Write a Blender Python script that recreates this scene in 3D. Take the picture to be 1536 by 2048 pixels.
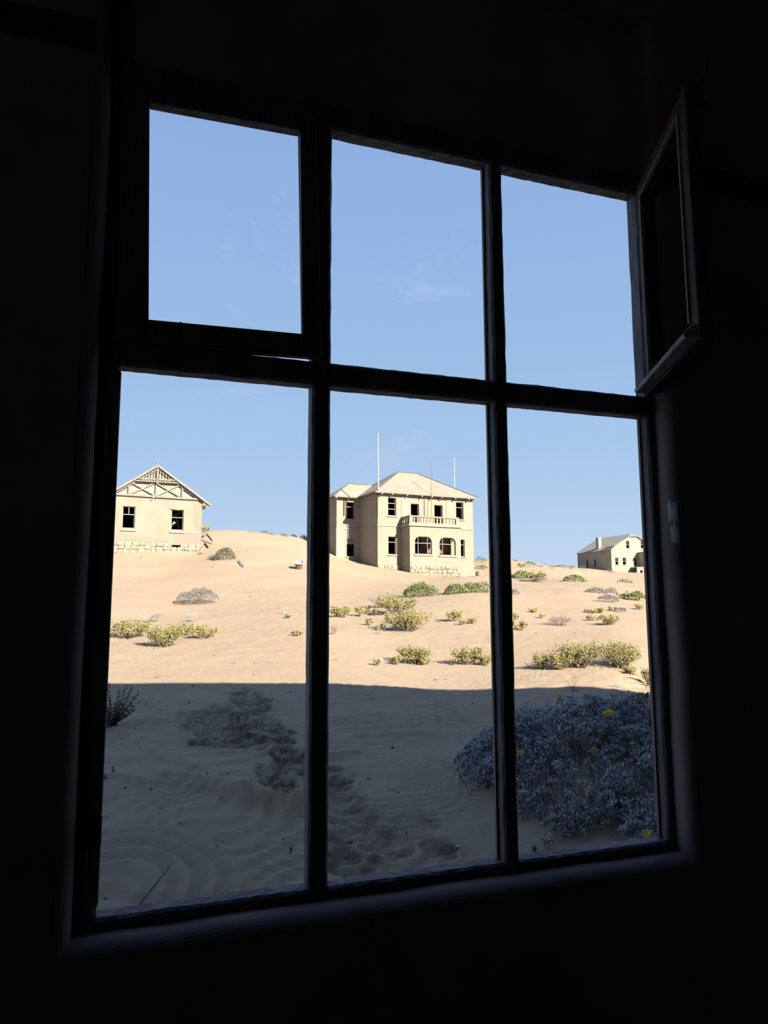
import bpy, bmesh, math, random
import numpy as np
from mathutils import Vector, Matrix

for o in list(bpy.data.objects): bpy.data.objects.remove(o)
SC = bpy.context.scene
COL = SC.collection
R = math.radians
rnd = random.Random(7)

# ------------------------------------------------------------------ camera
F = 1420.0                                   # focal length in pixels of a 1536 x 2048 frame
YAW, PITCH, ROLL = 18.8022, 7.1747, -0.2183
_y, _p, _r = R(YAW), R(PITCH), R(ROLL)
fw = np.array([math.sin(_y)*math.cos(_p), math.cos(_y)*math.cos(_p), math.sin(_p)])
rt = np.array([math.cos(_y), -math.sin(_y), 0.0]); up = np.cross(rt, fw)
rt, up = rt*math.cos(_r)+up*math.sin(_r), up*math.cos(_r)-rt*math.sin(_r)
CP = np.array([0.0, -1.8, 1.6])
HF = np.array([math.sin(_y), math.cos(_y), 0.0])
cam = bpy.data.cameras.new('camera'); co = bpy.data.objects.new('camera', cam); COL.objects.link(co)
cam.sensor_fit = 'VERTICAL'; cam.sensor_height = 36.0; cam.lens = F/2048*36.0
cam.clip_start = .05; cam.clip_end = 3000
M = Matrix.Identity(4)
for i in range(3):
    M[i][0] = rt[i]; M[i][1] = up[i]; M[i][2] = -fw[i]; M[i][3] = CP[i]
co.matrix_world = M
SC.camera = co

# ------------------------------------------------------------------ sky, sun, exposure
SUN_EL, SUN_AZ = 28.0, 23.0                  # azimuth measured from -Y (behind the room) towards +X
SUN_STRENGTH = 17.0
w = bpy.data.worlds.new('sky'); SC.world = w; w.use_nodes = True
nt = w.node_tree; nt.nodes.clear()
def N(t, **k):
    n = nt.nodes.new(t)
    for a, b in k.items(): setattr(n, a, b)
    return n
def L(a, b): nt.links.new(a, b)
geo = N('ShaderNodeNewGeometry'); sep = N('ShaderNodeSeparateXYZ')
tc = N('ShaderNodeTexCoord'); L(tc.outputs['Generated'], sep.inputs[0])
ramp = N('ShaderNodeValToRGB'); L(sep.outputs['Z'], ramp.inputs[0])
cr = ramp.color_ramp
stops = [(0.0, (.58, .71, .86)), (.06, (.53, .68, .86)), (.16, (.42, .60, .85)), (.32, (.335, .51, .80)), (.52, (.285, .445, .76)), (.75, (.20, .34, .66)), (1.0, (.15, .28, .58))]
cr.elements[0].position = 0; cr.elements[0].color = stops[0][1]+(1,)
cr.elements[1].position = 1; cr.elements[1].color = stops[-1][1]+(1,)
for p_, c_ in stops[1:-1]:
    e = cr.elements.new(p_); e.color = c_+(1,)
# faint wisps of high cloud all over the sky
mp = N('ShaderNodeMapping'); mp.inputs['Scale'].default_value = (5.0, 5.0, 11.0); mp.inputs['Location'].default_value = (.35, 2.1, .2); mp.inputs['Rotation'].default_value = (0, .5, .3)
L(tc.outputs['Generated'], mp.inputs[0])
nz = N('ShaderNodeTexNoise'); nz.inputs['Scale'].default_value = 1.1; nz.inputs['Detail'].default_value = 7; nz.inputs['Roughness'].default_value = .6; nz.inputs['Distortion'].default_value = .8
L(mp.outputs[0], nz.inputs['Vector'])
mr = N('ShaderNodeMapRange'); mr.inputs[1].default_value = .60; mr.inputs[2].default_value = .86; mr.inputs[3].default_value = 0; mr.inputs[4].default_value = .5
L(nz.outputs['Fac'], mr.inputs[0])
mx = N('ShaderNodeMix', data_type='RGBA'); L(mr.outputs[0], mx.inputs[0]); L(ramp.outputs[0], mx.inputs[6]); mx.inputs[7].default_value = (.66, .74, .86, 1)
bg = N('ShaderNodeBackground'); L(mx.outputs[2], bg.inputs[0]); bg.inputs[1].default_value = 1.0
wo = N('ShaderNodeOutputWorld'); L(bg.outputs[0], wo.inputs[0])

sl = bpy.data.lights.new('sun', 'SUN'); so = bpy.data.objects.new('sun', sl); COL.objects.link(so)
sl.energy = SUN_STRENGTH; sl.color = (1.0, .93, .80); sl.angle = R(.53)
SD = Vector((math.cos(R(SUN_EL))*math.sin(R(SUN_AZ)), -math.cos(R(SUN_EL))*math.cos(R(SUN_AZ)), math.sin(R(SUN_EL))))
so.rotation_euler = SD.to_track_quat('Z', 'Y').to_euler(); so.location = (5, -30, 40)
vs = SC.view_settings
vs.view_transform = 'Standard'; vs.look = 'None'; vs.gamma = 1.0; vs.exposure = 0.0; vs.use_curve_mapping = False

# ------------------------------------------------------------------ helpers
def ray(px, py): return fw+rt*(px-768)/F-up*(py-1024)/F
def at(px, py, d):
    v = ray(px, py); return CP+v*d/(v@HF)

MATS = {}
ALB = 1.0                                     # overall reflectance of a family of materials
def mat(name, c1, c2=None, scale=4.0, rough=.9, bump=0.0, bscale=30.0, spec=.2, metal=0.0, detail=5, stretch=None, attr=None, c3=None, contrast=(.35, .65), trans=0.0):
    if name in MATS: return MATS[name]
    c1 = tuple(k*ALB for k in c1); c2 = None if c2 is None else tuple(k*ALB for k in c2); c3 = None if c3 is None else tuple(k*ALB for k in c3)
    m = bpy.data.materials.new(name); m.use_nodes = True
    t = m.node_tree; b = t.nodes['Principled BSDF']
    b.inputs['Roughness'].default_value = rough; b.inputs['Specular IOR Level'].default_value = spec; b.inputs['Metallic'].default_value = metal
    tcn = t.nodes.new('ShaderNodeTexCoord'); src = tcn.outputs['Object']
    if stretch:
        mpn = t.nodes.new('ShaderNodeMapping'); mpn.inputs['Scale'].default_value = stretch; t.links.new(src, mpn.inputs[0]); src = mpn.outputs[0]
    b.inputs['Base Color'].default_value = tuple(c1)+(1,)
    if c2 is not None:
        if attr:
            f = t.nodes.new('ShaderNodeAttribute'); f.attribute_name = attr; fac = f.outputs['Fac']
        else:
            f = t.nodes.new('ShaderNodeTexNoise'); f.inputs['Scale'].default_value = scale; f.inputs['Detail'].default_value = detail; f.inputs['Roughness'].default_value = .6
            t.links.new(src, f.inputs['Vector']); fac = f.outputs['Fac']
        rp = t.nodes.new('ShaderNodeValToRGB'); t.links.new(fac, rp.inputs[0])
        e = rp.color_ramp.elements
        if attr:
            e[0].position = 0; e[1].position = 1
        else:
            e[0].position = contrast[0]; e[1].position = contrast[1]
        e[0].color = tuple(c1)+(1,); e[1].color = tuple(c2)+(1,)
        if c3 is not None:
            q = rp.color_ramp.elements.new(.5*(e[0].position+e[1].position)); q.color = tuple(c3)+(1,)
        t.links.new(rp.outputs[0], b.inputs['Base Color'])
    if bump:
        bn = t.nodes.new('ShaderNodeTexNoise'); bn.inputs['Scale'].default_value = bscale; bn.inputs['Detail'].default_value = 6
        t.links.new(src, bn.inputs['Vector'])
        bu = t.nodes.new('ShaderNodeBump'); bu.inputs['Strength'].default_value = bump; bu.inputs['Distance'].default_value = .02
        t.links.new(bn.outputs['Fac'], bu.inputs['Height']); t.links.new(bu.outputs[0], b.inputs['Normal'])
    MATS[name] = m
    return m

def tag(o, label=None, cat=None, group=None, kind=None):
    if label: o['label'] = label
    if cat: o['category'] = cat
    if group: o['group'] = group
    if kind: o['kind'] = kind
    return o
def empty(name, loc=(0, 0, 0), rz=0.0):
    o = bpy.data.objects.new(name, None); COL.objects.link(o)
    o.location = loc; o.rotation_euler = (0, 0, rz); o.empty_display_size = .1
    return o
def link_mesh(name, me, m, parent=None, loc=None, rot=None, scale=None):
    o = bpy.data.objects.new(name, me); COL.objects.link(o)
    if m is not None and len(me.materials) == 0: me.materials.append(m)
    if parent is not None: o.parent = parent
    if loc is not None: o.location = loc
    if rot is not None: o.rotation_euler = rot
    if scale is not None: o.scale = scale
    return o

class MB:
    def __init__(s): s.v = []; s.f = []; s.t = []
    def add(s, vs_, fs):
        b = len(s.v); s.v += [tuple(map(float, q)) for q in vs_]; s.f += [tuple(b+i for i in f) for f in fs]; return s
    def box(s, x0, x1, y0, y1, z0, z1):
        return s.add([(x, y, z) for z in (z0, z1) for y in (y0, y1) for x in (x0, x1)],
                     [(0, 2, 3, 1), (4, 5, 7, 6), (0, 1, 5, 4), (2, 6, 7, 3), (0, 4, 6, 2), (1, 3, 7, 5)])
    def bar(s, a, b, wd, th, upv=(0, 1, 0)):
        a = Vector(a); b = Vector(b); d = (b-a).normalized(); n = Vector(upv); sd = d.cross(n)
        if sd.length < 1e-5: sd = d.cross(Vector((1, 0, 0)))
        sd.normalize(); n = sd.cross(d).normalized()
        vs_ = []
        for q in (a, b):
            for i, j in ((-1, -1), (1, -1), (1, 1), (-1, 1)): vs_.append(q+sd*(i*wd/2)+n*(j*th/2))
        return s.add(vs_, [(0, 3, 2, 1), (4, 5, 6, 7), (0, 1, 5, 4), (1, 2, 6, 5), (2, 3, 7, 6), (3, 0, 4, 7)])
    def tube(s, pts, rad, n=6, caps=True):
        pts = [Vector(q) for q in pts]
        if not isinstance(rad, (list, tuple)): rad = [rad]*len(pts)
        vs_ = []; fs = []; ref = None
        for i, q in enumerate(pts):
            d = (pts[min(i+1, len(pts)-1)]-pts[max(i-1, 0)])
            if d.length < 1e-9: d = Vector((0, 0, 1))
            d.normalize()
            if ref is None: ref = d.cross(Vector((.3, .2, .9)) if abs(d.z) < .9 else Vector((1, .1, 0))).normalized()
            ref = (ref-d*ref.dot(d)).normalized(); bi = d.cross(ref)
            for k in range(n):
                a_ = 2*math.pi*k/n; vs_.append(q+(ref*math.cos(a_)+bi*math.sin(a_))*rad[i])
        for i in range(len(pts)-1):
            for k in range(n): fs.append((i*n+k, i*n+(k+1) % n, (i+1)*n+(k+1) % n, (i+1)*n+k))
        if caps and n > 2: fs += [tuple(range(n))[::-1], tuple((len(pts)-1)*n+k for k in range(n))]
        return s.add(vs_, fs)
    def prism(s, poly, y0, y1):                    # polygon in (x,z), extruded along y
        n = len(poly)
        vs_ = [(x, y0, z) for x, z in poly]+[(x, y1, z) for x, z in poly]
        return s.add(vs_, [tuple(range(n)), tuple(range(n, 2*n))[::-1]]+[(i, (i+1) % n, n+(i+1) % n, n+i) for i in range(n)])
    def slab(s, quad, th):                         # a polygon in space with thickness along its normal
        q = [Vector(k) for k in quad]; nrm = (q[1]-q[0]).cross(q[2]-q[0]).normalized()*th; n = len(q)
        return s.add(q+[k-nrm for k in q], [tuple(range(n)), tuple(range(n, 2*n))[::-1]]+[(i, (i+1) % n, n+(i+1) % n, n+i) for i in range(n)])
    def wall(s, a0, a1, z0, z1, t0, t1, holes=(), axis='u'):
        A = sorted(set([a0, a1]+[k for h in holes for k in h[:2]])); Z = sorted(set([z0, z1]+[k for h in holes for k in h[2:4]]))
        mp_ = (lambda a, t, z: (a, t, z)) if axis == 'u' else (lambda a, t, z: (t, a, z))
        def solid(i, j):
            if i < 0 or j < 0 or i >= len(A)-1 or j >= len(Z)-1: return False
            ca = (A[i]+A[i+1])/2; cz = (Z[j]+Z[j+1])/2
            return not any(h[0] < ca < h[1] and h[2] < cz < h[3] for h in holes)
        def quad(*p): s.add([mp_(*q) for q in p], [(0, 1, 2, 3)])
        for i in range(len(A)-1):
            for j in range(len(Z)-1):
                if not solid(i, j): continue
                l, r_, b, t = A[i], A[i+1], Z[j], Z[j+1]
                quad((l, t0, b), (r_, t0, b), (r_, t0, t), (l, t0, t)); quad((l, t1, b), (r_, t1, b), (r_, t1, t), (l, t1, t))
                if not solid(i-1, j): quad((l, t0, b), (l, t1, b), (l, t1, t), (l, t0, t))
                if not solid(i+1, j): quad((r_, t0, b), (r_, t1, b), (r_, t1, t), (r_, t0, t))
                if not solid(i, j-1): quad((l, t0, b), (l, t1, b), (r_, t1, b), (r_, t0, b))
                if not solid(i, j+1): quad((l, t0, t), (l, t1, t), (r_, t1, t), (r_, t0, t))
        return s
    def mesh(s, name, fix=True, smooth=False):
        me = bpy.data.meshes.new(name); me.from_pydata(s.v, [], s.f)
        if s.t:
            at_ = me.attributes.new('tint', 'FLOAT', 'POINT'); at_.data.foreach_set('value', np.array(s.t, dtype=np.float32))
        if fix:
            bm = bmesh.new(); bm.from_mesh(me); bmesh.ops.remove_doubles(bm, verts=bm.verts, dist=1e-5); bmesh.ops.recalc_face_normals(bm, faces=bm.faces); bm.to_mesh(me); bm.free()
        if smooth: me.polygons.foreach_set('use_smooth', [True]*len(me.polygons))
        me.update(); return me
    def build(s, name, m, parent=None, loc=None, bevel=0.0, fix=True, smooth=False, rot=None):
        o = link_mesh(name, s.mesh(name, fix, smooth), m, parent, loc, rot)
        if bevel:
            md = o.modifiers.new('bevel', 'BEVEL'); md.width = bevel; md.segments = 2; md.limit_method = 'ANGLE'
        return o

# lattice noise on numpy arrays
_rs = np.random.RandomState(5); _tab = _rs.rand(256, 256)
def vnoise(x, y):
    xi = np.floor(x).astype(int); yi = np.floor(y).astype(int); fx = x-xi; fy = y-yi
    fx = fx*fx*fx*(fx*(fx*6-15)+10); fy = fy*fy*fy*(fy*(fy*6-15)+10)
    g = lambda a, b: _tab[a & 255, b & 255]
    return (g(xi, yi)*(1-fx)+g(xi+1, yi)*fx)*(1-fy)+(g(xi, yi+1)*(1-fx)+g(xi+1, yi+1)*fx)*fy
def fbm(x, y, o=4):
    s = 0; a = 1.0; t = 0
    for k in range(o):
        s = s+a*vnoise(x*2**k+17.3*k, y*2**k+5.1*k); t += a; a *= .5
    return s/t

# ------------------------------------------------------------------ the lie of the land
ctl = []
def cz(s_, d, z): ctl.append((s_, math.log(d), z))
def cpx(px, py, d):
    P = at(px, py, d); dd = P[1]+1.8; ctl.append((P[0]/dd, math.log(dd), P[2]))
for s_ in (-.5, 0, .4, .8, 1.3):
    for d, z in ((2.2, -.42), (4.5, -.37), (7, -.34), (10, -.31), (13, -.24)): cz(s_, d, z)
for q in [(205, 1367, 15), (480, 1365, 15), (768, 1370, 15), (1000, 1376, 15), (1290, 1386, 15),
          (330, 1294, 20), (600, 1290, 20), (820, 1330, 18), (950, 1331, 18), (1237, 1336, 17),
          (400, 1204, 32), (250, 1200, 32), (570, 1230, 27), (800, 1261, 24), (690, 1240, 26), (1040, 1258, 24), (1120, 1252, 25), (1230, 1250, 25),
          (840, 1193, 34), (930, 1190, 34), (1060, 1163, 52), (1150, 1165, 50), (1200, 1190, 38), (1275, 1201, 36),
          (450, 1121, 50), (598, 1141, 47), (240, 1108, 54), (404, 1103, 56.5), (330, 1106, 55), (300, 1130, 48),
          (420, 1062, 63), (480, 1061, 66), (540, 1068, 68), (610, 1079, 70), (500, 1100, 56),
          (673, 1114.5, 64.2), (755, 1134.4, 62), (720, 1126, 65.3), (819, 1146, 60.8), (925, 1154, 62.8), (945, 1152, 66), (760, 1160, 52), (690, 1145, 52), (880, 1165, 50),
          (975, 1152, 62), (975, 1120, 92), (1030, 1121, 98), (1090, 1130, 108), (1140, 1136, 122), (1170, 1137, 150), (1222, 1142, 149), (1300, 1147, 149), (1300, 1170, 70), (1225, 1155, 100)]:
    cpx(*q)
for s_ in (-.5, -.1, .15, .4, .8, 1.3): cz(s_, 210, 6.5); cz(s_, 600, 4.0)
for s_ in (0, .12, .25): cz(s_, 95, 6.3)
for s_, d, z in ((-.5, 60, 5.2), (-.5, 25, 1.0), (-.5, 90, 6.5), (1.3, 60, 4.0), (1.3, 25, .7), (1.3, 110, 6.5), (-.5, 40, 3.0), (1.3, 40, 2.0)): cz(s_, d, z)
_c = np.array(ctl); KS = 2.2
_P = np.c_[_c[:, 0]*KS, _c[:, 1]]
def _k(r2): return np.where(r2 > 1e-12, .5*r2*np.log(np.maximum(r2, 1e-12)), 0)
_n = len(_P); _d2 = ((_P[:, None]-_P[None])**2).sum(-1)
_A = np.zeros((_n+3, _n+3)); _A[:_n, :_n] = _k(_d2)+np.eye(_n)*.002; _A[:_n, _n] = 1; _A[:_n, n1:=_n+1] = _P[:, 0]; _A[:_n, _n+2] = _P[:, 1]; _A[_n:, :_n] = _A[:_n, _n:].T
_W = np.linalg.solve(_A, np.r_[_c[:, 2], 0, 0, 0])
BC = at(1215, 1560, 7.4)                       # middle of the big grey bush and its hummock
def land(x, y):
    x = np.atleast_1d(np.asarray(x, float)); y = np.atleast_1d(np.asarray(y, float))
    d = np.maximum(y+1.8, 1.9); u = np.clip(x/d, -.75, 1.6)*KS; v = np.log(d)
    out = np.empty(len(x))
    for i in range(0, len(x), 20000):
        a = u[i:i+20000]; b = v[i:i+20000]
        r2 = (a[:, None]-_P[None, :, 0])**2+(b[:, None]-_P[None, :, 1])**2
        out[i:i+20000] = _k(r2)@_W[:_n]+_W[_n]+_W[_n+1]*a+_W[_n+2]*b
    out += .60*np.exp(-(((x-BC[0]-.2)/1.3)**2+((y-BC[1]-.3)/1.4)**2))
    return out
SURF = []                                      # finished sand surface (rows, columns, heights), filled by build_ground
def surf(x, y):
    D, S, Z = SURF; d = y+1.8; s_ = x/d
    i = int(np.clip(np.searchsorted(D, d)-1, 0, len(D)-2)); j = int(np.clip(np.searchsorted(S, s_)-1, 0, len(S)-2))
    a = min(max((d-D[i])/(D[i+1]-D[i]), 0), 1); b = min(max((s_-S[j])/(S[j+1]-S[j]), 0), 1)
    return float((Z[i, j]*(1-b)+Z[i, j+1]*b)*(1-a)+(Z[i+1, j]*(1-b)+Z[i+1, j+1]*b)*a)
_dd = np.exp(np.linspace(math.log(2.2), math.log(260), 2600))
def hit(px, py, dmax=None):
    v = ray(px, py); v = v/(v@HF)
    P = CP[None]+_dd[:, None]*v[None]
    h = land(P[:, 0], P[:, 1]); k = np.nonzero(P[:, 2] <= h)[0]
    if len(k) == 0:
        k = [int(np.argmin(P[:, 2]-h))]
    i = k[0]; q = P[i].copy(); q[2] = h[i]
    if SURF: q[2] = surf(q[0], q[1])
    return q, float(_dd[i])

# ------------------------------------------------------------------ sand
def build_ground():
    n0 = np.linspace(1/2.0, 1/16.0, 560); dn = 1/n0
    df = np.exp(np.linspace(math.log(16.0), math.log(95), 270))[1:]; dl = np.exp(np.linspace(math.log(95), math.log(650), 60))[1:]
    D = np.r_[dn, df, dl]; D = np.r_[D]
    S = np.r_[np.linspace(-.75, -.13, 40), np.linspace(-.125, .95, 480), np.linspace(.96, 1.6, 40)]
    DD, SS = np.meshgrid(D, S, indexing='ij'); y = (DD-1.8).ravel(); x = (SS*DD).ravel()
    # coarse evaluation on every 4th node, then linear refinement, is enough for the slow land form
    z = land(x, y)
    d = DD.ravel()
    near = np.clip((15.5-d)/3, 0, 1)
    damp = np.zeros_like(z)
    # broad soft undulation everywhere
    z += (fbm(x*.35+3, y*.35+9, 3)-.5)*.10*np.clip((d-4)/8, .25, 1)+(fbm(x*.12+30, y*.12+2, 3)-.5)*.5*np.clip((d-20)/15, 0, 1)
    # hummocky, trodden surface of the sunlit slope
    z += (fbm(x*2.3+1, y*2.3+4, 3)-.5)*.036*np.clip((d-15)/4, 0, 1)
    zs = z.copy()
    # wind ripples
    wx = (fbm(x*.9+7, y*.9+1, 3)-.5); wy = (fbm(x*.5+2, y*.5+8, 2)-.5)
    ph = (y*1.0+x*.28+wx*.75+wy*.6)/.165
    tt = ph % 1; rp = np.where(tt < .28, tt/.28, (1-tt)/.72)
    mk = np.clip((fbm(x*.8+50, y*.8+12, 3)-.40)*5, 0, 1)
    z += rp*.026*mk*near
    ph2 = (y*.6-x*.8+wx*1.1)/.26
    z += np.sin(ph2*2*math.pi)*.012*near*np.clip((fbm(x*.7+90, y*.7+3, 2)-.45)*5, 0, 1)
    w3 = (fbm(x*.45+21, y*.45+6, 2)-.5); ph3 = (y+x*.22+w3*1.5)/.46; t3 = ph3 % 1
    z += .055*np.where(t3 < .25, t3/.25, (1-t3)/.75)*near*np.clip((d-7.5)/2, 0, 1)*np.clip((fbm(x*.55+5, y*1.1+70, 3)-.36)*4, 0, 1)
    def pt(px, py): return hit(px, py)[0]
    # stepped drift ridges at the foot of the window
    c = pt(222, 1800); dx = x-c[0]; dy = y-c[1]; rr = np.hypot(dx*1.45, dy*.88)+(fbm(x*1.6, y*1.6, 2)-.5)*.14
    an = np.arctan2(dy, dx); calm = np.clip((1.45-rr)/.35, 0, 1)*np.clip((an+.9)/.4, 0, 1)
    z += calm*(zs-z)
    am = np.clip((an+.7)/.4, 0, 1)*np.clip((2.7-an)/.6, 0, 1)
    for r0, a0 in ((.28, .040), (.50, .052), (.73, .060), (.98, .060), (1.22, .035)):
        t = (rr-r0)
        z += am*a0*np.where(t < 0, np.exp(-(t/.12)**2), np.exp(-(t/.035)**2))
    # long drifts with sharp lips
    for (ax, ay), (bx, by), hgt, wd, sg in (((330, 1560), (600, 1640), .045, .22, 1), ((430, 1660), (300, 1640), .03, .2, 1), ((480, 1600), (560, 1628), .05, .16, 1), ((560, 1628), (612, 1600), .05, .16, -1), ((655, 1525), (705, 1515), .05, .2, 1), ((230, 1560), (480, 1600), .035, .25, 1), ((215, 1470), (420, 1560), .03, .3, 1), ((250, 1390), (420, 1470), .03, .35, 1)):
        A = pt(ax, ay)[:2]; B = pt(bx, by)[:2]; l = np.linalg.norm(B-A); e = (B-A)/l; nn = np.array([-e[1], e[0]])*sg
        u_ = (x-A[0])*e[0]+(y-A[1])*e[1]; v_ = (x-A[0])*nn[0]+(y-A[1])*nn[1]+(fbm(x*.9+11, y*.9, 2)-.5)*.34
        f = np.exp(-np.clip(np.maximum(-u_, u_-l), 0, 9)**2/.06)
        z += 1.35*f*hgt*np.where(v_ > 0, np.exp(-(v_/wd)**2), np.exp(-(v_/.035)**2))
    # trampled, damp hollows; colour mottling also stands in for their relief shading
    for cx, cy, ex, ey, rough, dep in ((428, 1455, 62, 40, .5, .10), (520, 1462, 55, 42, 1, .03), (500, 1405, 45, 28, .8, .04), (455, 1490, 75, 18, 1, .0), (585, 1530, 45, 30, 1, .07), (560, 1575, 38, 45, .9, .03), (690, 1625, 60, 45, .4, .05), (735, 1690, 90, 40, .38, .02), (800, 1660, 80, 25, .22, .0), (880, 1705, 42, 22, .8, .04), (690, 1730, 60, 35, .5, .03), (640, 1560, 50, 40, .8, .03)):
        q = pt(cx, cy); qa = pt(cx+ex, cy); qb = pt(cx, cy-ey); qc = pt(cx, cy+ey)
        rx = abs(np.linalg.norm((qa-q)[:2])); ry = max(.12, .5*np.linalg.norm((qb-qc)[:2]))
        ux = (x-q[0])/rx; uy = (y-q[1])/ry; e = np.sqrt(ux**2+uy**2)+(fbm(x*4+cx, y*4, 3)-.5)*.75
        m_ = np.clip((1.08-e)/.22, 0, 1); m_ = m_*m_*(3-2*m_)
        rg = 1-np.abs(2*fbm(x*15+cx, y*12+cy, 3)-1)*1.8
        z += m_*(-dep*np.clip(1-e*e, 0, 1)+rough*.045*(rg-.35)+rough*.026*(vnoise(x*40, y*34)-.5))
        z += .03*np.exp(-((e-1.1)/.13)**2)*rough
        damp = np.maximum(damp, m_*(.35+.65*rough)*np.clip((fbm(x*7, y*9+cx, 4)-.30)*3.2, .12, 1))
    SURF.extend([D, S, z.reshape(len(D), len(S))])
    me = bpy.data.meshes.new('sand_ground')
    nr, ncc = len(D), len(S)
    me.vertices.add(nr*ncc); me.vertices.foreach_set('co', np.c_[x, y, z].astype(np.float32).ravel())
    i = np.arange((nr-1)*ncc).reshape(nr-1, ncc)[:, :-1].ravel()
    q = np.c_[i, i+1, i+ncc+1, i+ncc].astype(np.int32)
    me.loops.add(q.size); me.loops.foreach_set('vertex_index', q.ravel())
    me.polygons.add(len(q)); me.polygons.foreach_set('loop_start', np.arange(0, q.size, 4, dtype=np.int32)); me.polygons.foreach_set('loop_total', np.full(len(q), 4, dtype=np.int32))
    me.polygons.foreach_set('use_smooth', np.ones(len(q), bool))
    me.update(calc_edges=True)
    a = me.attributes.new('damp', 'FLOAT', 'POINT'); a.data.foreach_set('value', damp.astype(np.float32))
    m = bpy.data.materials.new('sand'); m.use_nodes = True; t = m.node_tree; b = t.nodes['Principled BSDF']
    b.inputs['Roughness'].default_value = .95; b.inputs['Specular IOR Level'].default_value = .08
    tcn = t.nodes.new('ShaderNodeTexCoord')
    def noise(s, dt=5):
        q_ = t.nodes.new('ShaderNodeTexNoise'); q_.inputs['Scale'].default_value = s; q_.inputs['Detail'].default_value = dt; q_.inputs['Roughness'].default_value = .65; t.links.new(tcn.outputs['Object'], q_.inputs['Vector']); return q_
    n1_ = noise(.22); rp1 = t.nodes.new('ShaderNodeValToRGB'); t.links.new(n1_.outputs['Fac'], rp1.inputs[0])
    e = rp1.color_ramp.elements; e[0].position = .36; e[1].position = .66; e[0].color = (.298, .222, .150, 1); e[1].color = (.315, .240, .170, 1)
    n2_ = noise(7.0, 8); rp2 = t.nodes.new('ShaderNodeValToRGB'); t.links.new(n2_.outputs['Fac'], rp2.inputs[0])
    e = rp2.color_ramp.elements; e[0].position = .28; e[1].position = .55; e[0].color = (.82, .80, .78, 1); e[1].color = (1, 1, 1, 1)
    mu = t.nodes.new('ShaderNodeMix'); mu.data_type = 'RGBA'; mu.blend_type = 'MULTIPLY'; mu.inputs[0].default_value = 1
    t.links.new(rp1.outputs[0], mu.inputs[6]); t.links.new(rp2.outputs[0], mu.inputs[7])
    at_ = t.nodes.new('ShaderNodeAttribute'); at_.attribute_name = 'damp'
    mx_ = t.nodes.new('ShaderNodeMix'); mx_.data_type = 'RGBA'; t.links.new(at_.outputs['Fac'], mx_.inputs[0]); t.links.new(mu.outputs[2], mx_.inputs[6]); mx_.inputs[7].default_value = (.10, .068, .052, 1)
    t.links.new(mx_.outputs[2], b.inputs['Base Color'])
    n3_ = noise(45, 6); bu = t.nodes.new('ShaderNodeBump'); bu.inputs['Strength'].default_value = .35; bu.inputs['Distance'].default_value = .012; t.links.new(n3_.outputs['Fac'], bu.inputs['Height'])
    t.links.new(bu.outputs[0], b.inputs['Normal'])
    o = link_mesh('sand_ground', me, m)
    tag(o, 'pale desert sand rising from the window to the houses', 'sand', kind='structure')
build_ground()

# ------------------------------------------------------------------ the dark room
M_wall = mat('dark_plaster', (.17, .14, .135), (.24, .20, .185), 2.5, .95, .25, 12)
M_ceil = mat('dark_ceiling', (.2, .17, .16), (.26, .22, .2), 2, .95)
M_floor = mat('sandy_floor', (.20, .15, .10), (.28, .21, .145), 3, .9, stretch=(1, 8, 1))
M_paint = mat('flaking_frame_paint', (.085, .08, .092), (.135, .128, .145), 9, .65, .5, 40, .3, stretch=(1, 1, .25), contrast=(.4, .62))
M_wood = mat('pale_bead_wood', (.16, .11, .075), (.24, .19, .15), 8, .75, .4, 45, .25, stretch=(2, 2, .3))
M_band = mat('dark_painted_band', (.03, .03, .035), (.05, .045, .05), 6, .95)
M_lint = mat('lintel_board', (.15, .135, .16), (.22, .20, .235), 1.6, .9, .15, 14)
M_iron = mat('old_iron', (.03, .026, .024), (.05, .035, .026), 20, .7, .3, 60, .4)
def struct(name, mb, m, label, cat, **k):
    o = mb.build(name, m, **k); tag(o, label, cat, kind='structure'); return o
HX0, HX1, HZ0, HZ1 = -.118, 1.518, .872, 3.52     # clear opening in the wall
YI, YF, FD, YO = -.063, 0.0, .047, .052            # inner wall face, frame front, frame depth, outer wall face
RR = .036
mb = MB(); mb.wall(-3.4, 4.7, -.3, 3.75, YI, YI+.001, [(HX0-RR, HX1+RR, HZ0-RR, HZ1+RR)])
rings = []
for k in range(8):
    a = k/7*math.pi/2; o_ = RR*(1-math.sin(a)); yy = YI+RR*(1-math.cos(a)); rings.append((o_, yy))
rings.append((0, YO+.019))
vs_ = []; fs = []; per = 60
for o_, yy in rings:
    for k in range(per):
        q = k/per*4; s_ = int(q); t = q-s_
        c4 = [(HX0-o_, HZ0-o_), (HX1+o_, HZ0-o_), (HX1+o_, HZ1+o_), (HX0-o_, HZ1+o_)]
        a, b = c4[s_], c4[(s_+1) % 4]
        j = (vnoise(np.array([k*.9]), np.array([3.3]))[0]-.5)*.008 if 0 < t else 0
        vs_.append((a[0]+(b[0]-a[0])*t+j*(s_ % 2), yy, a[1]+(b[1]-a[1])*t+j*(1-s_ % 2)))
for i in range(len(rings)-1):
    for k in range(per): fs.append((i*per+k, i*per+(k+1) % per, (i+1)*per+(k+1) % per, (i+1)*per+k))
mb.add(vs_, fs)
struct('wall_front', mb, M_wall, 'dark plastered wall around the window', 'wall', smooth=False)
wf = bpy.data.objects['wall_front']
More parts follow.
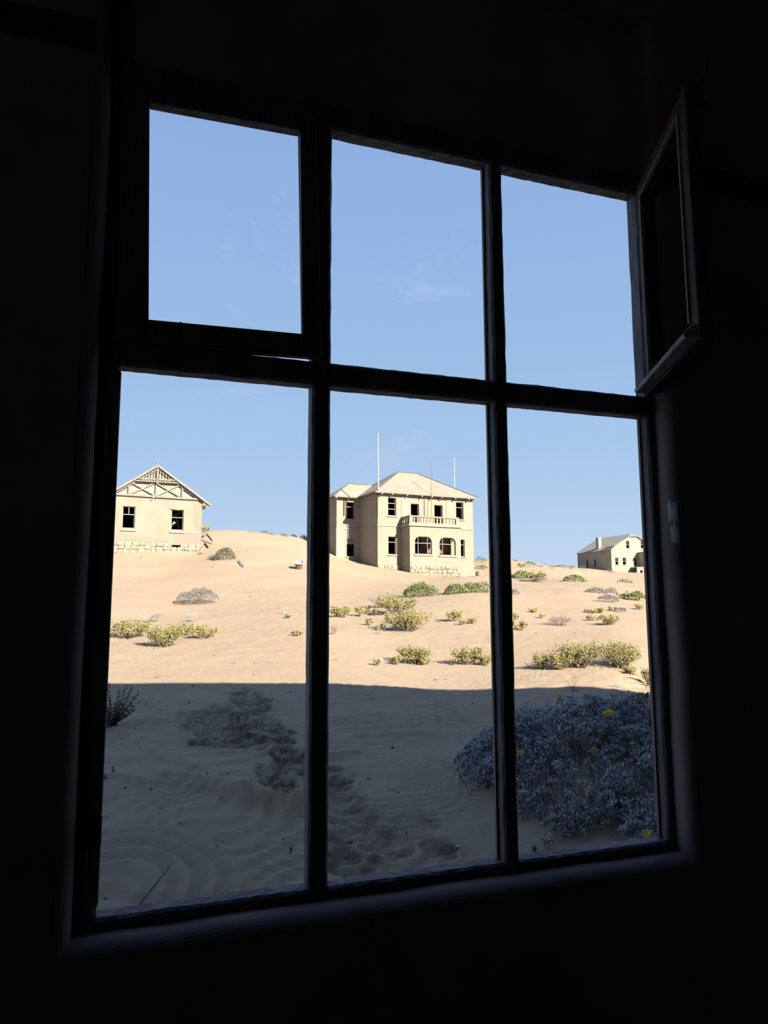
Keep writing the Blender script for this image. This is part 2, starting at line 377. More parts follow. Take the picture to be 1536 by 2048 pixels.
for zc, hh, sd in ((1.86, .035, 1), (1.795, .030, 2)):
    r_ = random.Random(sd); mb = MB(); top = []; bot = []
    for k in range(9):
        a = R(28+k*6.5); o_ = RR*(1-math.sin(a)); yy = YI+RR*(1-math.cos(a)); top.append((HX1+o_-.0015, yy-.0015, zc+hh*(.5+.9*r_.random()))); bot.append((HX1+o_-.0015, yy-.0015, zc-hh*(.4+.7*r_.random())))
    mb.add(top+bot, [(k, k+1, 10+k, 9+k) for k in range(8)]); c_ = mb.build('plaster_chip', mat('pale_plaster_chip', (.45, .42, .38), (.55, .52, .48), 20, .9), wf)
GX, GZ, GS = 2.5, 8.62, .28                       # apex of the outer gable and its slope
gzz = lambda x: GZ-GS*abs(x-GX)
mb = MB(); mb.wall(-12, 20, -1.2, 3.9, YO-.012, YO+.02, [(HX0, HX1, HZ0, HZ1)]); mb.prism([(-12, 3.9), (20, 3.9), (GX, gzz(GX)-.1)], YO-.012, YO+.02)
struct('wall_outer', mb, mat('outer_plaster', (.16, .14, .12), (.20, .175, .15), 2, .9), 'outer gable masonry of the house that holds the window', 'wall')
mb = MB(); mb.box(-3.4, 4.7, -5.6, -5.4, -.3, 3.75); struct('wall_back', mb, M_wall, 'dark back wall of the room', 'wall')
mb = MB(); mb.wall(-5.6, .038, -.3, 3.75, -3.6, -3.4, [(-5.2, -3.2, 0, 2.4)], 'v'); struct('wall_left', mb, M_wall, 'dark left side wall of the room with an unseen opening added to let in light', 'wall')  # unseen opening added so that sky light brightens the room
mb = MB(); mb.box(4.7, 4.9, -5.6, .038, -.3, 3.75); struct('wall_right', mb, M_wall, 'dark right side wall of the room', 'wall')
mb = MB(); mb.box(-3.6, 4.9, -5.6, .038, -.2, 0); struct('floor', mb, M_floor, 'dark floor boards of the room', 'floor')
mb = MB(); mb.box(-3.6, 4.9, -5.6, .038, 3.75, 3.9); struct('ceiling', mb, M_ceil, 'dark ceiling of the room', 'ceiling')
mb = MB(); mb.slab([(GX, -9.9, gzz(GX)), (20.6, -9.9, gzz(20.6)), (20.6, .65, gzz(20.6)), (GX, .65, gzz(GX))], .12); mb.slab([(-12.6, -9.9, gzz(-12.6)), (GX, -9.9, gzz(GX)), (GX, .65, gzz(GX)), (-12.6, .65, gzz(-12.6))], .12)
mb.box(-12, 20, -9.6, -9.3, -1.2, 3.9); mb.prism([(-12, 3.9), (20, 3.9), (GX, gzz(GX)-.1)], -9.6, -9.3); mb.box(19.7, 20, -9.3, .04, -1.2, 3.7)
struct('roof_outer', mb, mat('outer_roof', (.3, .27, .23), (.36, .32, .27), 3), 'roof and far walls of the house around the dark room', 'roof')
for n_, x0, x1 in (('trim_1', -3.4, HX0-RR-.002), ('trim_2', HX1+RR+.002, 4.7)):
    mb = MB(); k_ = 30; top = []; bot = []
    for i in range(k_+1):
        xx = x0+(x1-x0)*i/k_; j = (rnd.random()-.5)*.012; top.append((xx, 3.025+j)); bot.append((xx, 2.942+(rnd.random()-.5)*.012))
    for i in range(k_):
        mb.add([(top[i][0], YI-.004, top[i][1]), (top[i+1][0], YI-.004, top[i+1][1]), (bot[i+1][0], YI-.004, bot[i+1][1]), (bot[i][0], YI-.004, bot[i][1]), (top[i][0], YI, top[i][1]), (top[i+1][0], YI, top[i+1][1]), (bot[i+1][0], YI, bot[i+1][1]), (bot[i][0], YI, bot[i][1])], [(0, 1, 2, 3), (0, 1, 5, 4), (3, 2, 6, 7)])
    struct(n_, mb, M_band, 'dark painted band on the wall %s the window' % ('left of' if n_ == 'trim_1' else 'right of'), 'trim')

# ------------------------------------------------------------------ window
X_L, X_C1, X_A1, X_C2, X_A2, X_R = -.069, .412, .463, .953, .997, 1.490
Z_B, Z_T0, Z_T1, Z_H = .901, 2.1755, 2.239, 2.925
win = empty('window_1', (0, 0, 0)); tag(win, 'weathered six-light wooden window with one casement hanging open', 'window', kind='structure')
def rough_bar(name, a, b, wd, th, m, parent, n=34, amp=.0022, seed=0, chamfer=.006, axis='z'):
    """a bar of old wood along z or x with chipped, uneven arrises"""
    r_ = random.Random(seed); a = Vector(a); b = Vector(b)
    prof = [(-wd/2, -th/2+chamfer), (-wd/2+chamfer, -th/2), (wd/2-chamfer, -th/2), (wd/2, -th/2+chamfer), (wd/2, th/2), (-wd/2, th/2)]
    vs_ = []; fs = []; k = len(prof)
    for i in range(n+1):
        q = a.lerp(b, i/n)
        for p_ in prof:
            j1 = (r_.random()-.5)*2*amp; j2 = (r_.random()-.5)*amp
            if r_.random() < .04: j1 *= 2.2
            if i in (0, n): j1 = j2 = 0
            if axis == 'z': vs_.append((q.x+p_[0]+j1, q.y+p_[1]+j2, q.z))
            else: vs_.append((q.x, q.y+p_[1]+j2, q.z+p_[0]+j1))
    for i in range(n):
        for e in range(k): fs.append((i*k+e, i*k+(e+1) % k, (i+1)*k+(e+1) % k, (i+1)*k+e))
    fs += [tuple(range(k))[::-1], tuple(n*k+e for e in range(k))]
    return MB().add(vs_, fs).build(name, m, parent)
yc = FD/2
rough_bar('stile', ((HX0+X_L)/2, yc, HZ0), ((HX0+X_L)/2, yc, 3.0), X_L-HX0, FD, M_paint, win, seed=1, amp=.001)
rough_bar('stile', ((HX1+X_R)/2, yc, HZ0), ((HX1+X_R)/2, yc, 3.0), HX1-X_R, FD, M_paint, win, seed=2, amp=.0012)
rough_bar('mullion', ((X_C1+X_A1)/2, yc-.002, HZ0), ((X_C1+X_A1)/2, yc-.002, 3.0), X_A1-X_C1, FD, M_paint, win, seed=3, n=60, amp=.0007)
rough_bar('mullion', ((X_C2+X_A2)/2, yc-.002, HZ0), ((X_C2+X_A2)/2, yc-.002, 3.0), X_A2-X_C2, FD, M_paint, win, seed=4, n=60, amp=.0010)
for i, (x0, x1) in enumerate(((X_L, X_C1), (X_A1, X_C2), (X_A2, X_R))):
    rough_bar('transom', (x0, yc-.004, (Z_T0+Z_T1)/2), (x1, yc-.004, (Z_T0+Z_T1)/2), Z_T1-Z_T0, FD, M_paint, win, n=24, seed=10+i, amp=.0008, axis='x')
    rough_bar('bottom_rail', (x0, yc, (HZ0+Z_B)/2), (x1, yc, (HZ0+Z_B)/2), Z_B-HZ0, FD, M_paint, win, n=24, seed=20+i, amp=.0010, axis='x')
    rough_bar('head_rail', (x0, yc, (Z_H+3.0)/2), (x1, yc, (Z_H+3.0)/2), 3.0-Z_H, FD, M_paint, win, n=24, seed=30+i, amp=.001, axis='x')
    # glazing beads set back in the lower lights
    if i > 0:
        b_ = MB()
        for zz0, zz1 in ((Z_B, Z_T0), (Z_T1, Z_H)):
            if i == 2 and zz0 > 2: continue
            b_.box(x1-.007, x1+.002, FD-.016, FD-.006, zz0, zz1)
        b_.build('putty_bead', M_wood, win)
MB().box(HX0, HX1, .012, .060, 3.0, HZ1).build('lintel_board', M_lint, win)
# closed upper casement, sagging a little so that a sliver of sky shows below it
def casement_frame(w_, h_, st, rl, bt, th, seed):
    m_ = MB(); c = .005
    def pf(x0, x1, z0, z1): m_.box(x0, x1, 0, th, z0, z1)
    st, sr = st if isinstance(st, tuple) else (st, st)
    pf(0, st, 0, h_); pf(w_-sr, w_, 0, h_); pf(st, w_-sr, h_-rl, h_); pf(st, w_-sr, 0, bt)
    return m_
cs = casement_frame(.512, .700, (.070, .047), .058, .060, .034, 1).build('casement', M_paint, win, loc=(X_L-.010, -.016, Z_T1-.004), bevel=.004, rot=(0, R(-1.5), 0))
MB().tube([(.15, .017, .058), (.151, .017, .066)], .003, 6).build('nail', M_iron, cs)
# lower left casement with hinges
cs = MB().box(-.118+.012, X_L+.004, -.012, .004, .93, 2.16).build('casement_stile', M_paint, win, bevel=.004)
MB().box(-.104, -.064, -.024, -.008, 1.058, 1.128).build('latch_plate', M_iron, cs, bevel=.004)
for zz in (1.045, 1.99): MB().tube([(-.098, -.020, zz-.045), (-.098, -.020, zz+.045)], .0075, 8).build('hinge_barrel', M_iron, cs, smooth=True)
# open casement, hinged on the right jamb, swung into the room
OPEN = 66.0
CW, CH, CT = .485, .690, .036
cas = casement_frame(CW, CH, .050, .048, .060, CT, 5)
ca = cas.build('casement', mat('dark_old_wood', (.035, .026, .022), (.075, .055, .042), 8, .8, .4, 45, .2, stretch=(2, 2, .3)), win, loc=(X_R-.004, -.006, Z_T1+.006), bevel=.005, rot=(0, 0, math.pi+R(OPEN)))
# in the casement's own axes +x runs from hinge to free edge and -y is its outer face after the swing
for pts in (((.055, .06), (.055, CH-.05)), ((CW-.055, .06), (CW-.055, CH-.05)), ((.055, CH-.053), (CW-.055, CH-.053))):
    (x0, z0), (x1, z1) = pts
    MB().bar((x0, -.001, z0), (x1, -.001, z1), .009, .010).build('glazing_bead', M_wood, ca)  # paler bead colour paints the lit edge lines of the casement
M_pale = mat('pale_weather_bar', (.17, .165, .17), (.28, .275, .28), 14, .7, .5, 50, stretch=(.4, 1, 1))
wb = MB(); q0 = [(-.03, .002), (-.034, .012), (-.012, .034), (0, .036), (0, .0)]
n_ = 14; vs_ = []; fs = []; r_ = random.Random(4)
for i in range(n_+1):
    for yy, zz in q0: vs_.append((-.006+(CW-.01)*i/n_, yy+(r_.random()-.5)*.003, zz+.006+(r_.random()-.5)*.003))
for i in range(n_):
    for e in range(5): fs.append((i*5+e, i*5+(e+1) % 5, (i+1)*5+(e+1) % 5, (i+1)*5+e))
fs += [(0, 1, 2, 3, 4), tuple(n_*5+e for e in range(5))]
wbo = wb.add(vs_, fs).build('weather_bar', M_pale, ca); wbo['label'] = 'pale weathered drip bar'
MB().tube([(CW-.02, CT+.002, CH-.03), (CW+.012, CT+.012, CH+.012), (CW+.022, CT+.016, CH+.03), (CW+.018, CT+.016, CH+.05)], .0045, 6).build('stay_hook', M_iron, ca, smooth=True)
MB().tube([(CW-.012, CT, CH-.06), (CW-.012, CT+.02, CH-.06)], [.006, .013], 10).build('knob', M_iron, ca, smooth=True)
for zz in (.10, .58): MB().tube([(.002, .004, zz-.03), (.002, .004, zz+.03)], .007, 8).build('hinge_barrel', M_iron, ca, smooth=True)

# ------------------------------------------------------------------ houses
ALB = .54
HA = R(6.6)
M_pl = mat('cream_plaster', (.40, .335, .255), (.445, .38, .295), .9, .92, .15, 9, contrast=(.3, .7))
M_pl2 = mat('pale_plaster_trim', (.44, .39, .31), (.48, .43, .345), 2, .9)
M_plL = mat('patchy_buff_plaster', (.365, .308, .232), (.42, .358, .278), .8, .92, .2, 8, contrast=(.35, .6))
M_pink = mat('pinkish_bare_render', (.33, .265, .225), (.38, .31, .265), 2, .95)
M_stone = mat('limestone', (.37, .325, .25), (.44, .395, .315), 3, .9, .3, 12)
M_stone2 = mat('ochre_stone', (.37, .30, .21), (.43, .36, .26), 3, .9, .3, 12)
M_mortar = mat('stone_mortar', (.33, .285, .215), (.38, .33, .255), 4, .95)
M_timber = mat('sun_bleached_timber', (.30, .265, .22), (.38, .34, .295), 5, .85, .3, 30)
M_frame = mat('window_frame_paint', (.30, .275, .235), (.38, .355, .315), 6, .7)
M_dark = mat('room_shade_dark_parts', (.045, .038, .032), (.07, .06, .05), 3, .95)  # near-black puts the rooms' shade into colour; also used for dark boards and pipes
M_red = mat('faded_red_wall_paint', (.30, .13, .105), (.36, .18, .145), 2, .9)
M_pipe = mat('grey_pipe', (.30, .28, .26), (.36, .34, .31), 8, .6)
M_pole = mat('pale_pole', (.50, .48, .46), (.56, .54, .51), 8, .6)
M_rust = mat('rust', (.26, .15, .09), (.34, .21, .13), 8, .85)
def roofmat(name, c1, c2, ang=0):
    m = mat(name, c1, c2, 1.1, .85, 0, spec=.1, contrast=(.3, .7), stretch=(1, .35, .35)); t = m.node_tree; b = t.nodes['Principled BSDF']
    wv = t.nodes.new('ShaderNodeTexWave'); wv.inputs['Scale'].default_value = 2.0; wv.bands_direction = 'X'; tcn = t.nodes.new('ShaderNodeTexCoord'); t.links.new(tcn.outputs['Object'], wv.inputs['Vector'])
    bu = t.nodes.new('ShaderNodeBump'); bu.inputs['Strength'].default_value = .5; bu.inputs['Distance'].default_value = .03; t.links.new(wv.outputs['Fac'], bu.inputs['Height']); t.links.new(bu.outputs[0], b.inputs['Normal']); return m
M_roof = roofmat('buff_sheet_roof', (.375, .325, .25), (.455, .40, .315))
M_roofg = roofmat('grey_sheet_roof', (.50, .45, .38), (.56, .51, .44))
def brickmat():
    m = bpy.data.materials.new('exposed_brick'); m.use_nodes = True; t = m.node_tree; b = t.nodes['Principled BSDF']; b.inputs['Roughness'].default_value = .95
    tcn = t.nodes.new('ShaderNodeTexCoord'); mpn = t.nodes.new('ShaderNodeMapping'); mpn.inputs['Rotation'].default_value = (R(90), 0, 0); t.links.new(tcn.outputs['Object'], mpn.inputs[0])
    bk = t.nodes.new('ShaderNodeTexBrick'); bk.inputs['Scale'].default_value = 4.4; bk.inputs['Color1'].default_value = (.27, .225, .165, 1); bk.inputs['Color2'].default_value = (.235, .19, .14, 1); bk.inputs['Mortar'].default_value = (.15, .12, .09, 1); bk.inputs['Mortar Size'].default_value = .03
    t.links.new(mpn.outputs[0], bk.inputs['Vector']); t.links.new(bk.outputs['Color'], b.inputs['Base Color'])
    bu = t.nodes.new('ShaderNodeBump'); bu.inputs['Strength'].default_value = .8; bu.inputs['Distance'].default_value = .03; bu.invert = True; t.links.new(bk.outputs['Fac'], bu.inputs['Height']); t.links.new(bu.outputs[0], b.inputs['Normal']); return m
M_brick = brickmat()
def win_frame(root, u0, u1, z0, z1, v, bars=(.70,), vert=(), name='window_frame', fw_=.06, depth=.06, axis='u', m=None):
    b = MB()
    B = (lambda a0, a1, b0, b1: b.box(a0, a1, v, v+depth, b0, b1)) if axis == 'u' else (lambda a0, a1, b0, b1: b.box(v, v+depth, a0, a1, b0, b1))
    B(u0, u0+fw_, z0, z1); B(u1-fw_, u1, z0, z1); B(u0+fw_, u1-fw_, z1-fw_, z1); B(u0+fw_, u1-fw_, z0, z0+fw_)
    for k in bars:
        zz = z0+(z1-z0)*k; B(u0+fw_, u1-fw_, zz-.03, zz+.03)
    for k, k0, k1 in vert:
        uu = u0+(u1-u0)*k; B(uu-.025, uu+.025, z0+(z1-z0)*k0, z0+(z1-z0)*k1)
    return b.build(name, m or M_frame, root)
def sill(root, u0, u1, z, v, th=.10): return MB().box(u0-.1, u1+.1, v-.09, v+.10, z-th, z).build('window_sill', M_pl2, root)
STONES = []
for k in range(7):
    r_ = random.Random(100+k); s_ = MB()
    q = []
    for zz in (-.5, .5):
        for yy in (-.5, .5):
            for xx in (-.5, .5): q.append((xx*(.78+.22*r_.random())+(r_.random()-.5)*.10, yy*(1 if yy > 0 else (.7+.6*r_.random())), zz*(.80+.2*r_.random())+(r_.random()-.5)*.16))
    s_.add(q, [(0, 2, 3, 1), (4, 5, 7, 6), (0, 1, 5, 4), (2, 6, 7, 3), (0, 4, 6, 2), (1, 3, 7, 5)])
    me = s_.mesh('stone'); me.materials.append(M_stone if k % 3 else M_stone2); STONES.append(me)
def stones(parent, u0, u1, z0, z1, v, rows, wmean, seed, skip=()):
    r_ = random.Random(seed); hz = (z1-z0)/rows
    for j in range(rows):
        u = u0+(r_.random()-.5)*.2
        while u < u1-.1:
            wd = wmean*(.65+.7*r_.random()); wd = min(wd, u1-u+.05)
            c_ = (u+wd/2, z0+(j+.5)*hz)
            if not any(a < c_[0] < b and c < c_[1] < d for a, b, c, d in skip):
                o = bpy.data.objects.new('stone', r_.choice(STONES)); COL.objects.link(o); o.parent = parent
                o.location = (c_[0], v+.02+(r_.random()-.5)*.03, c_[1]); o.scale = (wd*1.02, .16, hz*(.85+.3*r_.random())); o.location.z += (r_.random()-.5)*.07; o.rotation_euler = (0, (r_.random()-.5)*.22, 0)
            u += wd
def jag(poly, n, amp, seed):
    r_ = random.Random(seed); out = []
    for i in range(len(poly)):
        a, b = poly[i], poly[(i+1) % len(poly)]
        for k in range(n): t = k/n; out.append((a[0]+(b[0]-a[0])*t+(r_.random()-.5)*amp, a[1]+(b[1]-a[1])*t+(r_.random()-.5)*amp))
    return out

# --- two-storey house in the middle
def main_house():
    A = at(755.1, 977.9, 62.0)
    root = empty('two_storey_house', (A[0], A[1], 0), HA)
    tag(root, 'cream two-storey house with hipped roof and arched porch under a balcony', 'house')
    ZE = 11.42; W_, DP = 9.86, 7.6; zb = 2.6; th = .35
    W1 = [(1.03, 1.82, 9.14, 10.76), (1.04, 1.82, 5.69, 7.28), (3.30, 4.13, 8.42, 10.34), (5.73, 6.58, 8.42, 10.35), (8.04, 8.83, 9.12, 10.74), (8.45, 8.90, 5.66, 7.26), (3.2, 4.3, 5.0, 7.3)]
    MB().wall(0, W_, zb, ZE, 0, th, W1).build('front_wall', M_pl, root)
    MB().wall(th, 3.9, zb, ZE, 0, th, (), 'v').build('side_wall', M_pl, root)
    MB().wall(th, DP, zb, ZE, W_-th, W_, [(.55, 1.5, 9.1, 10.7)], 'v').build('side_wall', M_pl, root)
    MB().wall(-2.33, W_, zb, ZE, DP-th, DP, ()).build('back_wall', M_pl, root)
    W2 = [(-1.33, -.54, 9.15, 10.73), (-1.32, -.49, 5.69, 7.32)]
    MB().wall(-2.33, th, zb, ZE, 3.9, 3.9+th, W2).build('wing_wall', M_pl, root)
    MB().wall(3.9+th, DP-th, zb, ZE, -2.33, -2.33+th, (), 'v').build('wing_wall', M_pl, root)
    MB().box(th, W_-th, th, DP-th, 8.0, 8.2).build('upper_floor', M_dark, root)
    MB().box(-2.0, th, 4.3, DP-th, 8.0, 8.2).build('upper_floor', M_dark, root)
    for u in (2.6, 7.6): MB().box(u, u+.2, th, DP-th, zb, ZE-.1).build('partition', M_dark, root)
    MB().box(th, W_-th, 4.0, 4.2, zb, ZE-.1).build('partition', M_dark, root)
    for i, (a, b, c, d) in enumerate(W1[:6]):
        if i in (2, 3):
            win_frame(root, a, b, c, d, .16, bars=(), name='balcony_door_frame'); continue
        win_frame(root, a, b, c, d, .14, bars=(.70,) if i != 0 else (.70, .38)); sill(root, a, b, c, 0)
    for a, b, c, d in W2: win_frame(root, a, b, c, d, 4.04, bars=(.72,)); sill(root, a, b, c, 3.9)
    MB().box(-1.27, -.54, 4.06, 4.09, 6.85, 7.26).build('boarded_panel', M_timber, root)
    # string course and quoins
    MB().box(-.05, 2.34, -.06, .02, 8.18, 8.30).build('string_course', M_pl2, root)
    MB().box(7.56, W_+.06, -.06, .02, 8.18, 8.30).build('string_course', M_pl2, root)
    MB().box(-.06, .02, -.06, 3.9, 8.18, 8.30).build('string_course', M_pl2, root)
    MB().box(-2.39, .02, 3.84, 3.92, 8.18, 8.30).build('string_course', M_pl2, root)
    MB().box(-2.39, -2.32, 3.92, DP, 8.18, 8.30).build('string_course', M_pl2, root)
    for u0, u1 in ((2.36, 2.92), (7.0, 7.5)): MB().box(u0, u1, -.04, .02, 8.3, 11.2).build('pilaster', M_pl2, root)
    MB().box(-2.37, -1.62, 3.86, 3.92, 4.6, 8.18).build('pilaster', M_pl2, root)
    # hip roofs
    ov = .42; s = (13.88-ZE)/3.8; ze = ZE-s*ov+.05; zr = 13.9
    e0, e1, f0, f1 = -ov, W_+ov, -ov, DP+ov
    ra, rb = (3.95, 3.8, zr), (6.0, 3.8, zr)
    for q in ([(e0, f0, ze), (e1, f0, ze), rb, ra], [(e1, f0, ze), (e1, f1, ze), rb], [(e1, f1, ze), (e0, f1, ze), ra, rb], [(e0, f1, ze), (e0, f0, ze), ra]):
        MB().slab(q, .06).build('roof_slope', M_roof, root)
    wr = 12.78; wa, wb_ = (-.4, 5.75, wr), (3.0, 5.75, wr); g0, g1, x0 = 3.9-ov, DP+ov, -2.33-ov
    for q in ([(x0, g0, ze), (.3, g0, ze), (2.4, 5.75, wr), wa], [(x0, g1, ze), (x0, g0, ze), wa], [(.3, g1, ze), (x0, g1, ze), wa, (2.4, 5.75, wr)]):
        MB().slab(q, .06).build('roof_slope', M_roof, root)
    M_cap = mat('grey_ridge_metal', (.20, .18, .155), (.25, .225, .195), 4, .7)
    for a, b in ((ra, rb), ((e0, f0, ze), ra), ((e1, f0, ze), rb), ((e0, f1, ze), ra), (wa, (1.8, 5.75, wr)), ((x0, g0, ze), wa)):
        MB().bar(Vector(a)+Vector((0, 0, .03)), Vector(b)+Vector((0, 0, .03)), .16, .05, (0, 0, 1)).build('ridge_cap', M_cap, root)
    MB().box(e0, e1, f0-.02, f0+.03, ze-.12, ze-.02).build('fascia', M_timber, root)
    MB().box(e0-.02, e0+.03, f0, 3.5, ze-.12, ze-.02).build('fascia', M_timber, root)
    MB().box(x0, e0, g0-.02, g0+.03, ze-.12, ze-.02).build('fascia', M_timber, root)
    for u in (.25, 1.25, 2.75, 4.25, 5.3, 6.3, 7.75, 9.2): MB().box(u-.05, u+.05, -.46, -.0, ze-.24, ze-.12).build('rafter_end', M_pl2, root)
    for u in (-2.5, -1.3, -.15): MB().box(u-.05, u+.05, g0-.04, 3.9, ze-.24, ze-.12).build('rafter_end', M_pl2, root)
    MB().slab([(W_, 1.2, ze-1.0), (W_+.55, 1.2, ze-1.1), (W_+.55, 3.0, ze-1.1), (W_, 3.0, ze-1.0)], .06).build('side_canopy', M_roof, root)
    # porch with arched openings, balcony above
    p = -1.6; pu0, pu1 = 2.34, 7.50; ar = [(2.84, 4.53, 5.68, 7.23), (5.31, 6.97, 5.64, 7.22)]
    pw = MB().wall(pu0, pu1, 2.6, 8.2, p, p+.3, ar)
    for a, b, c, d in ar:
        r0 = .48
        for sx in (0, 1):
            cx = a+r0 if sx == 0 else b-r0; poly = [(a if sx == 0 else b, d), (a if sx == 0 else b, d-r0)]
            for k in range(1, 9):
                an = k/8*math.pi/2; poly.append((cx-(r0*math.cos(an) if sx == 0 else -r0*math.cos(an)), d-r0+r0*math.sin(an)))
            pw.prism(poly, p, p+.3)
    pw.build('porch_wall', M_pl, root)
    MB().wall(p+.3, 0, 2.6, 8.2, pu0, pu0+.3, (), 'v').build('porch_side_wall', M_pl, root)
    MB().wall(p+.3, 0, 2.6, 8.2, pu1-.3, pu1, [(-1.1, -.3, 5.3, 7.2)], 'v').build('porch_side_wall', M_pl, root)
    MB().box(pu0+.3, pu1-.3, p+.3, 0, 5.0, 5.2).build('porch_floor', M_stone2, root)
    MB().box(pu0+.3, 3.2, -.03, 0, 5.2, 7.9).build('painted_wall', M_red, root)
    MB().box(4.3, pu1-.3, -.03, 0, 5.2, 6.75).build('painted_wall', M_red, root)
    MB().box(pu0-.12, pu1+.12, p-.14, 0, 8.14, 8.34).build('cornice', M_pl2, root)
    for i, (a, b, c, d) in enumerate(ar):
        win_frame(root, a+.02, b-.02, c, d-.02, p+.14, bars=(.64,), vert=((.22, 0, 1), (.78, 0, 1)), fw_=.05, depth=.05); sill(root, a, b, c, p, .14)
        r0 = .46
        for sx in (0, 1):
            pts = []
            for k in range(9):
                an = k/8*math.pi/2; cx = a+.48 if sx == 0 else b-.48
                pts.append((cx+(-1 if sx == 0 else 1)*r0*math.cos(an), p+.17, d-.48+r0*math.sin(an)))
            MB().tube(pts, .035, 4).build('arch_frame', M_frame, root)
    # balustrade
    zb0, zb1 = 8.34, 9.06
    MB().box(pu0-.04, pu1-.15, p-.06, p+.20, zb1-.14, zb1).build('hand_rail', mat('weathered_rail', (.36, .27, .185), (.42, .33, .23), 3, .9), root)
    MB().box(pu0-.06, pu0+.18, p+.2, 0, zb1-.14, zb1).build('hand_rail', M_pl, root)
    MB().box(pu0-.02, pu1-.15, p-.02, p+.16, zb0, zb0+.10).build('balustrade_plinth', M_pl, root)
    MB().box(pu0-.02, pu0+.16, p+.16, 0, zb0, zb0+.10).build('balustrade_plinth', M_pl, root)
    for (u, v) in ((pu0+.13, p+.07), (pu1-.32, p+.07)): MB().box(u-.16, u+.16, v-.11, v+.11, zb0, zb1+.02).build('balustrade_post', M_pl, root)
    bal = MB(); pr = [(0, .11), (.06, .11), (.14, .075), (.26, .10), (.36, .10), (.44, .075), (.48, .11)]
    vs_ = []; n8 = 8
    for zz, rr in pr:
        for k in range(n8): vs_.append((rr*math.cos(2*math.pi*(k+.5)/n8), rr*.8*math.sin(2*math.pi*(k+.5)/n8), zz))
    bal.add(vs_, [(i*n8+k, i*n8+(k+1) % n8, (i+1)*n8+(k+1) % n8, (i+1)*n8+k) for i in range(len(pr)-1) for k in range(n8)])
    bme = bal.mesh('baluster'); bme.materials.append(M_pl)
    nb = 13
    for k in range(nb): link_mesh('baluster', bme, None, root, (pu0+.48+(pu1-.72-pu0-.48)*k/(nb-1), p+.07, zb0+.10))
    for k in range(3): link_mesh('baluster', bme, None, root, (pu0+.07, p+.45+.42*k, zb0+.10))
    # stone footing of the porch
    ft = MB().box(pu0-.02, pu1+.02, p-.03, p+.3, 2.6, 4.66).build('porch_footing', M_mortar, root)
    stones(ft, pu0, pu1, 3.45, 4.66, p-.04, 4, .42, 3)
    ft2 = MB().box(pu0-.03, pu0+.3, p+.3, 0, 2.6, 4.66).build('porch_footing', M_mortar, root)
    ft3 = MB().box(0, pu0, -.04, 0, 2.6, 4.75).build('wall_footing', M_mortar, root); stones(ft3, 0, pu0, 4.05, 4.75, -.05, 2, .45, 9)
    MB().box(5.84, 6.45, p-.03, p, 5.0, 5.14).build('stone_plaque', M_pl2, root)
    MB().prism([(pu1, 2.6), (9.9, 2.6), (9.9, 4.15), (9.5, 4.2), (pu1+.1, 5.15), (pu1, 5.15)], p+.1, p+.6).build('stair_wall', M_pl, root)
    # pipes and poles
    MB().tube([(-.06, -.08, 8.9), (-.06, -.08, ze-.1)], .045, 6).build('drain_pipe', M_dark, root)
    MB().tube([(4.68, -.06, 9.06), (4.68, -.06, ze-.2)], .03, 6).build('drain_pipe', M_pipe, root)
    MB().tube([(-1.62, 3.82, 9.4), (-1.62, 3.82, ze-.2)], .035, 6).build('drain_pipe', M_dark, root)
    MB().tube([(-.12, -.42, ze-.15), (-.15, -.42, 16.40)], [.065, .045], 6).build('flag_pole', M_pole, root)
    MB().tube([(5.15, -.46, 8.4), (5.17, -.46, 14.15)], .022, 5).build('thin_mast', M_rust, root)
    MB().tube([(8.80, 1.5, 12.0), (8.84, 1.5, 15.30)], [.05, .035], 6).build('flag_pole', M_pole, root)
    MB().tube([(-2.86, 4.6, 11.4), (-2.86, 4.6, 13.0)], .04, 6).build('flag_pole', M_pole, root)
main_house()

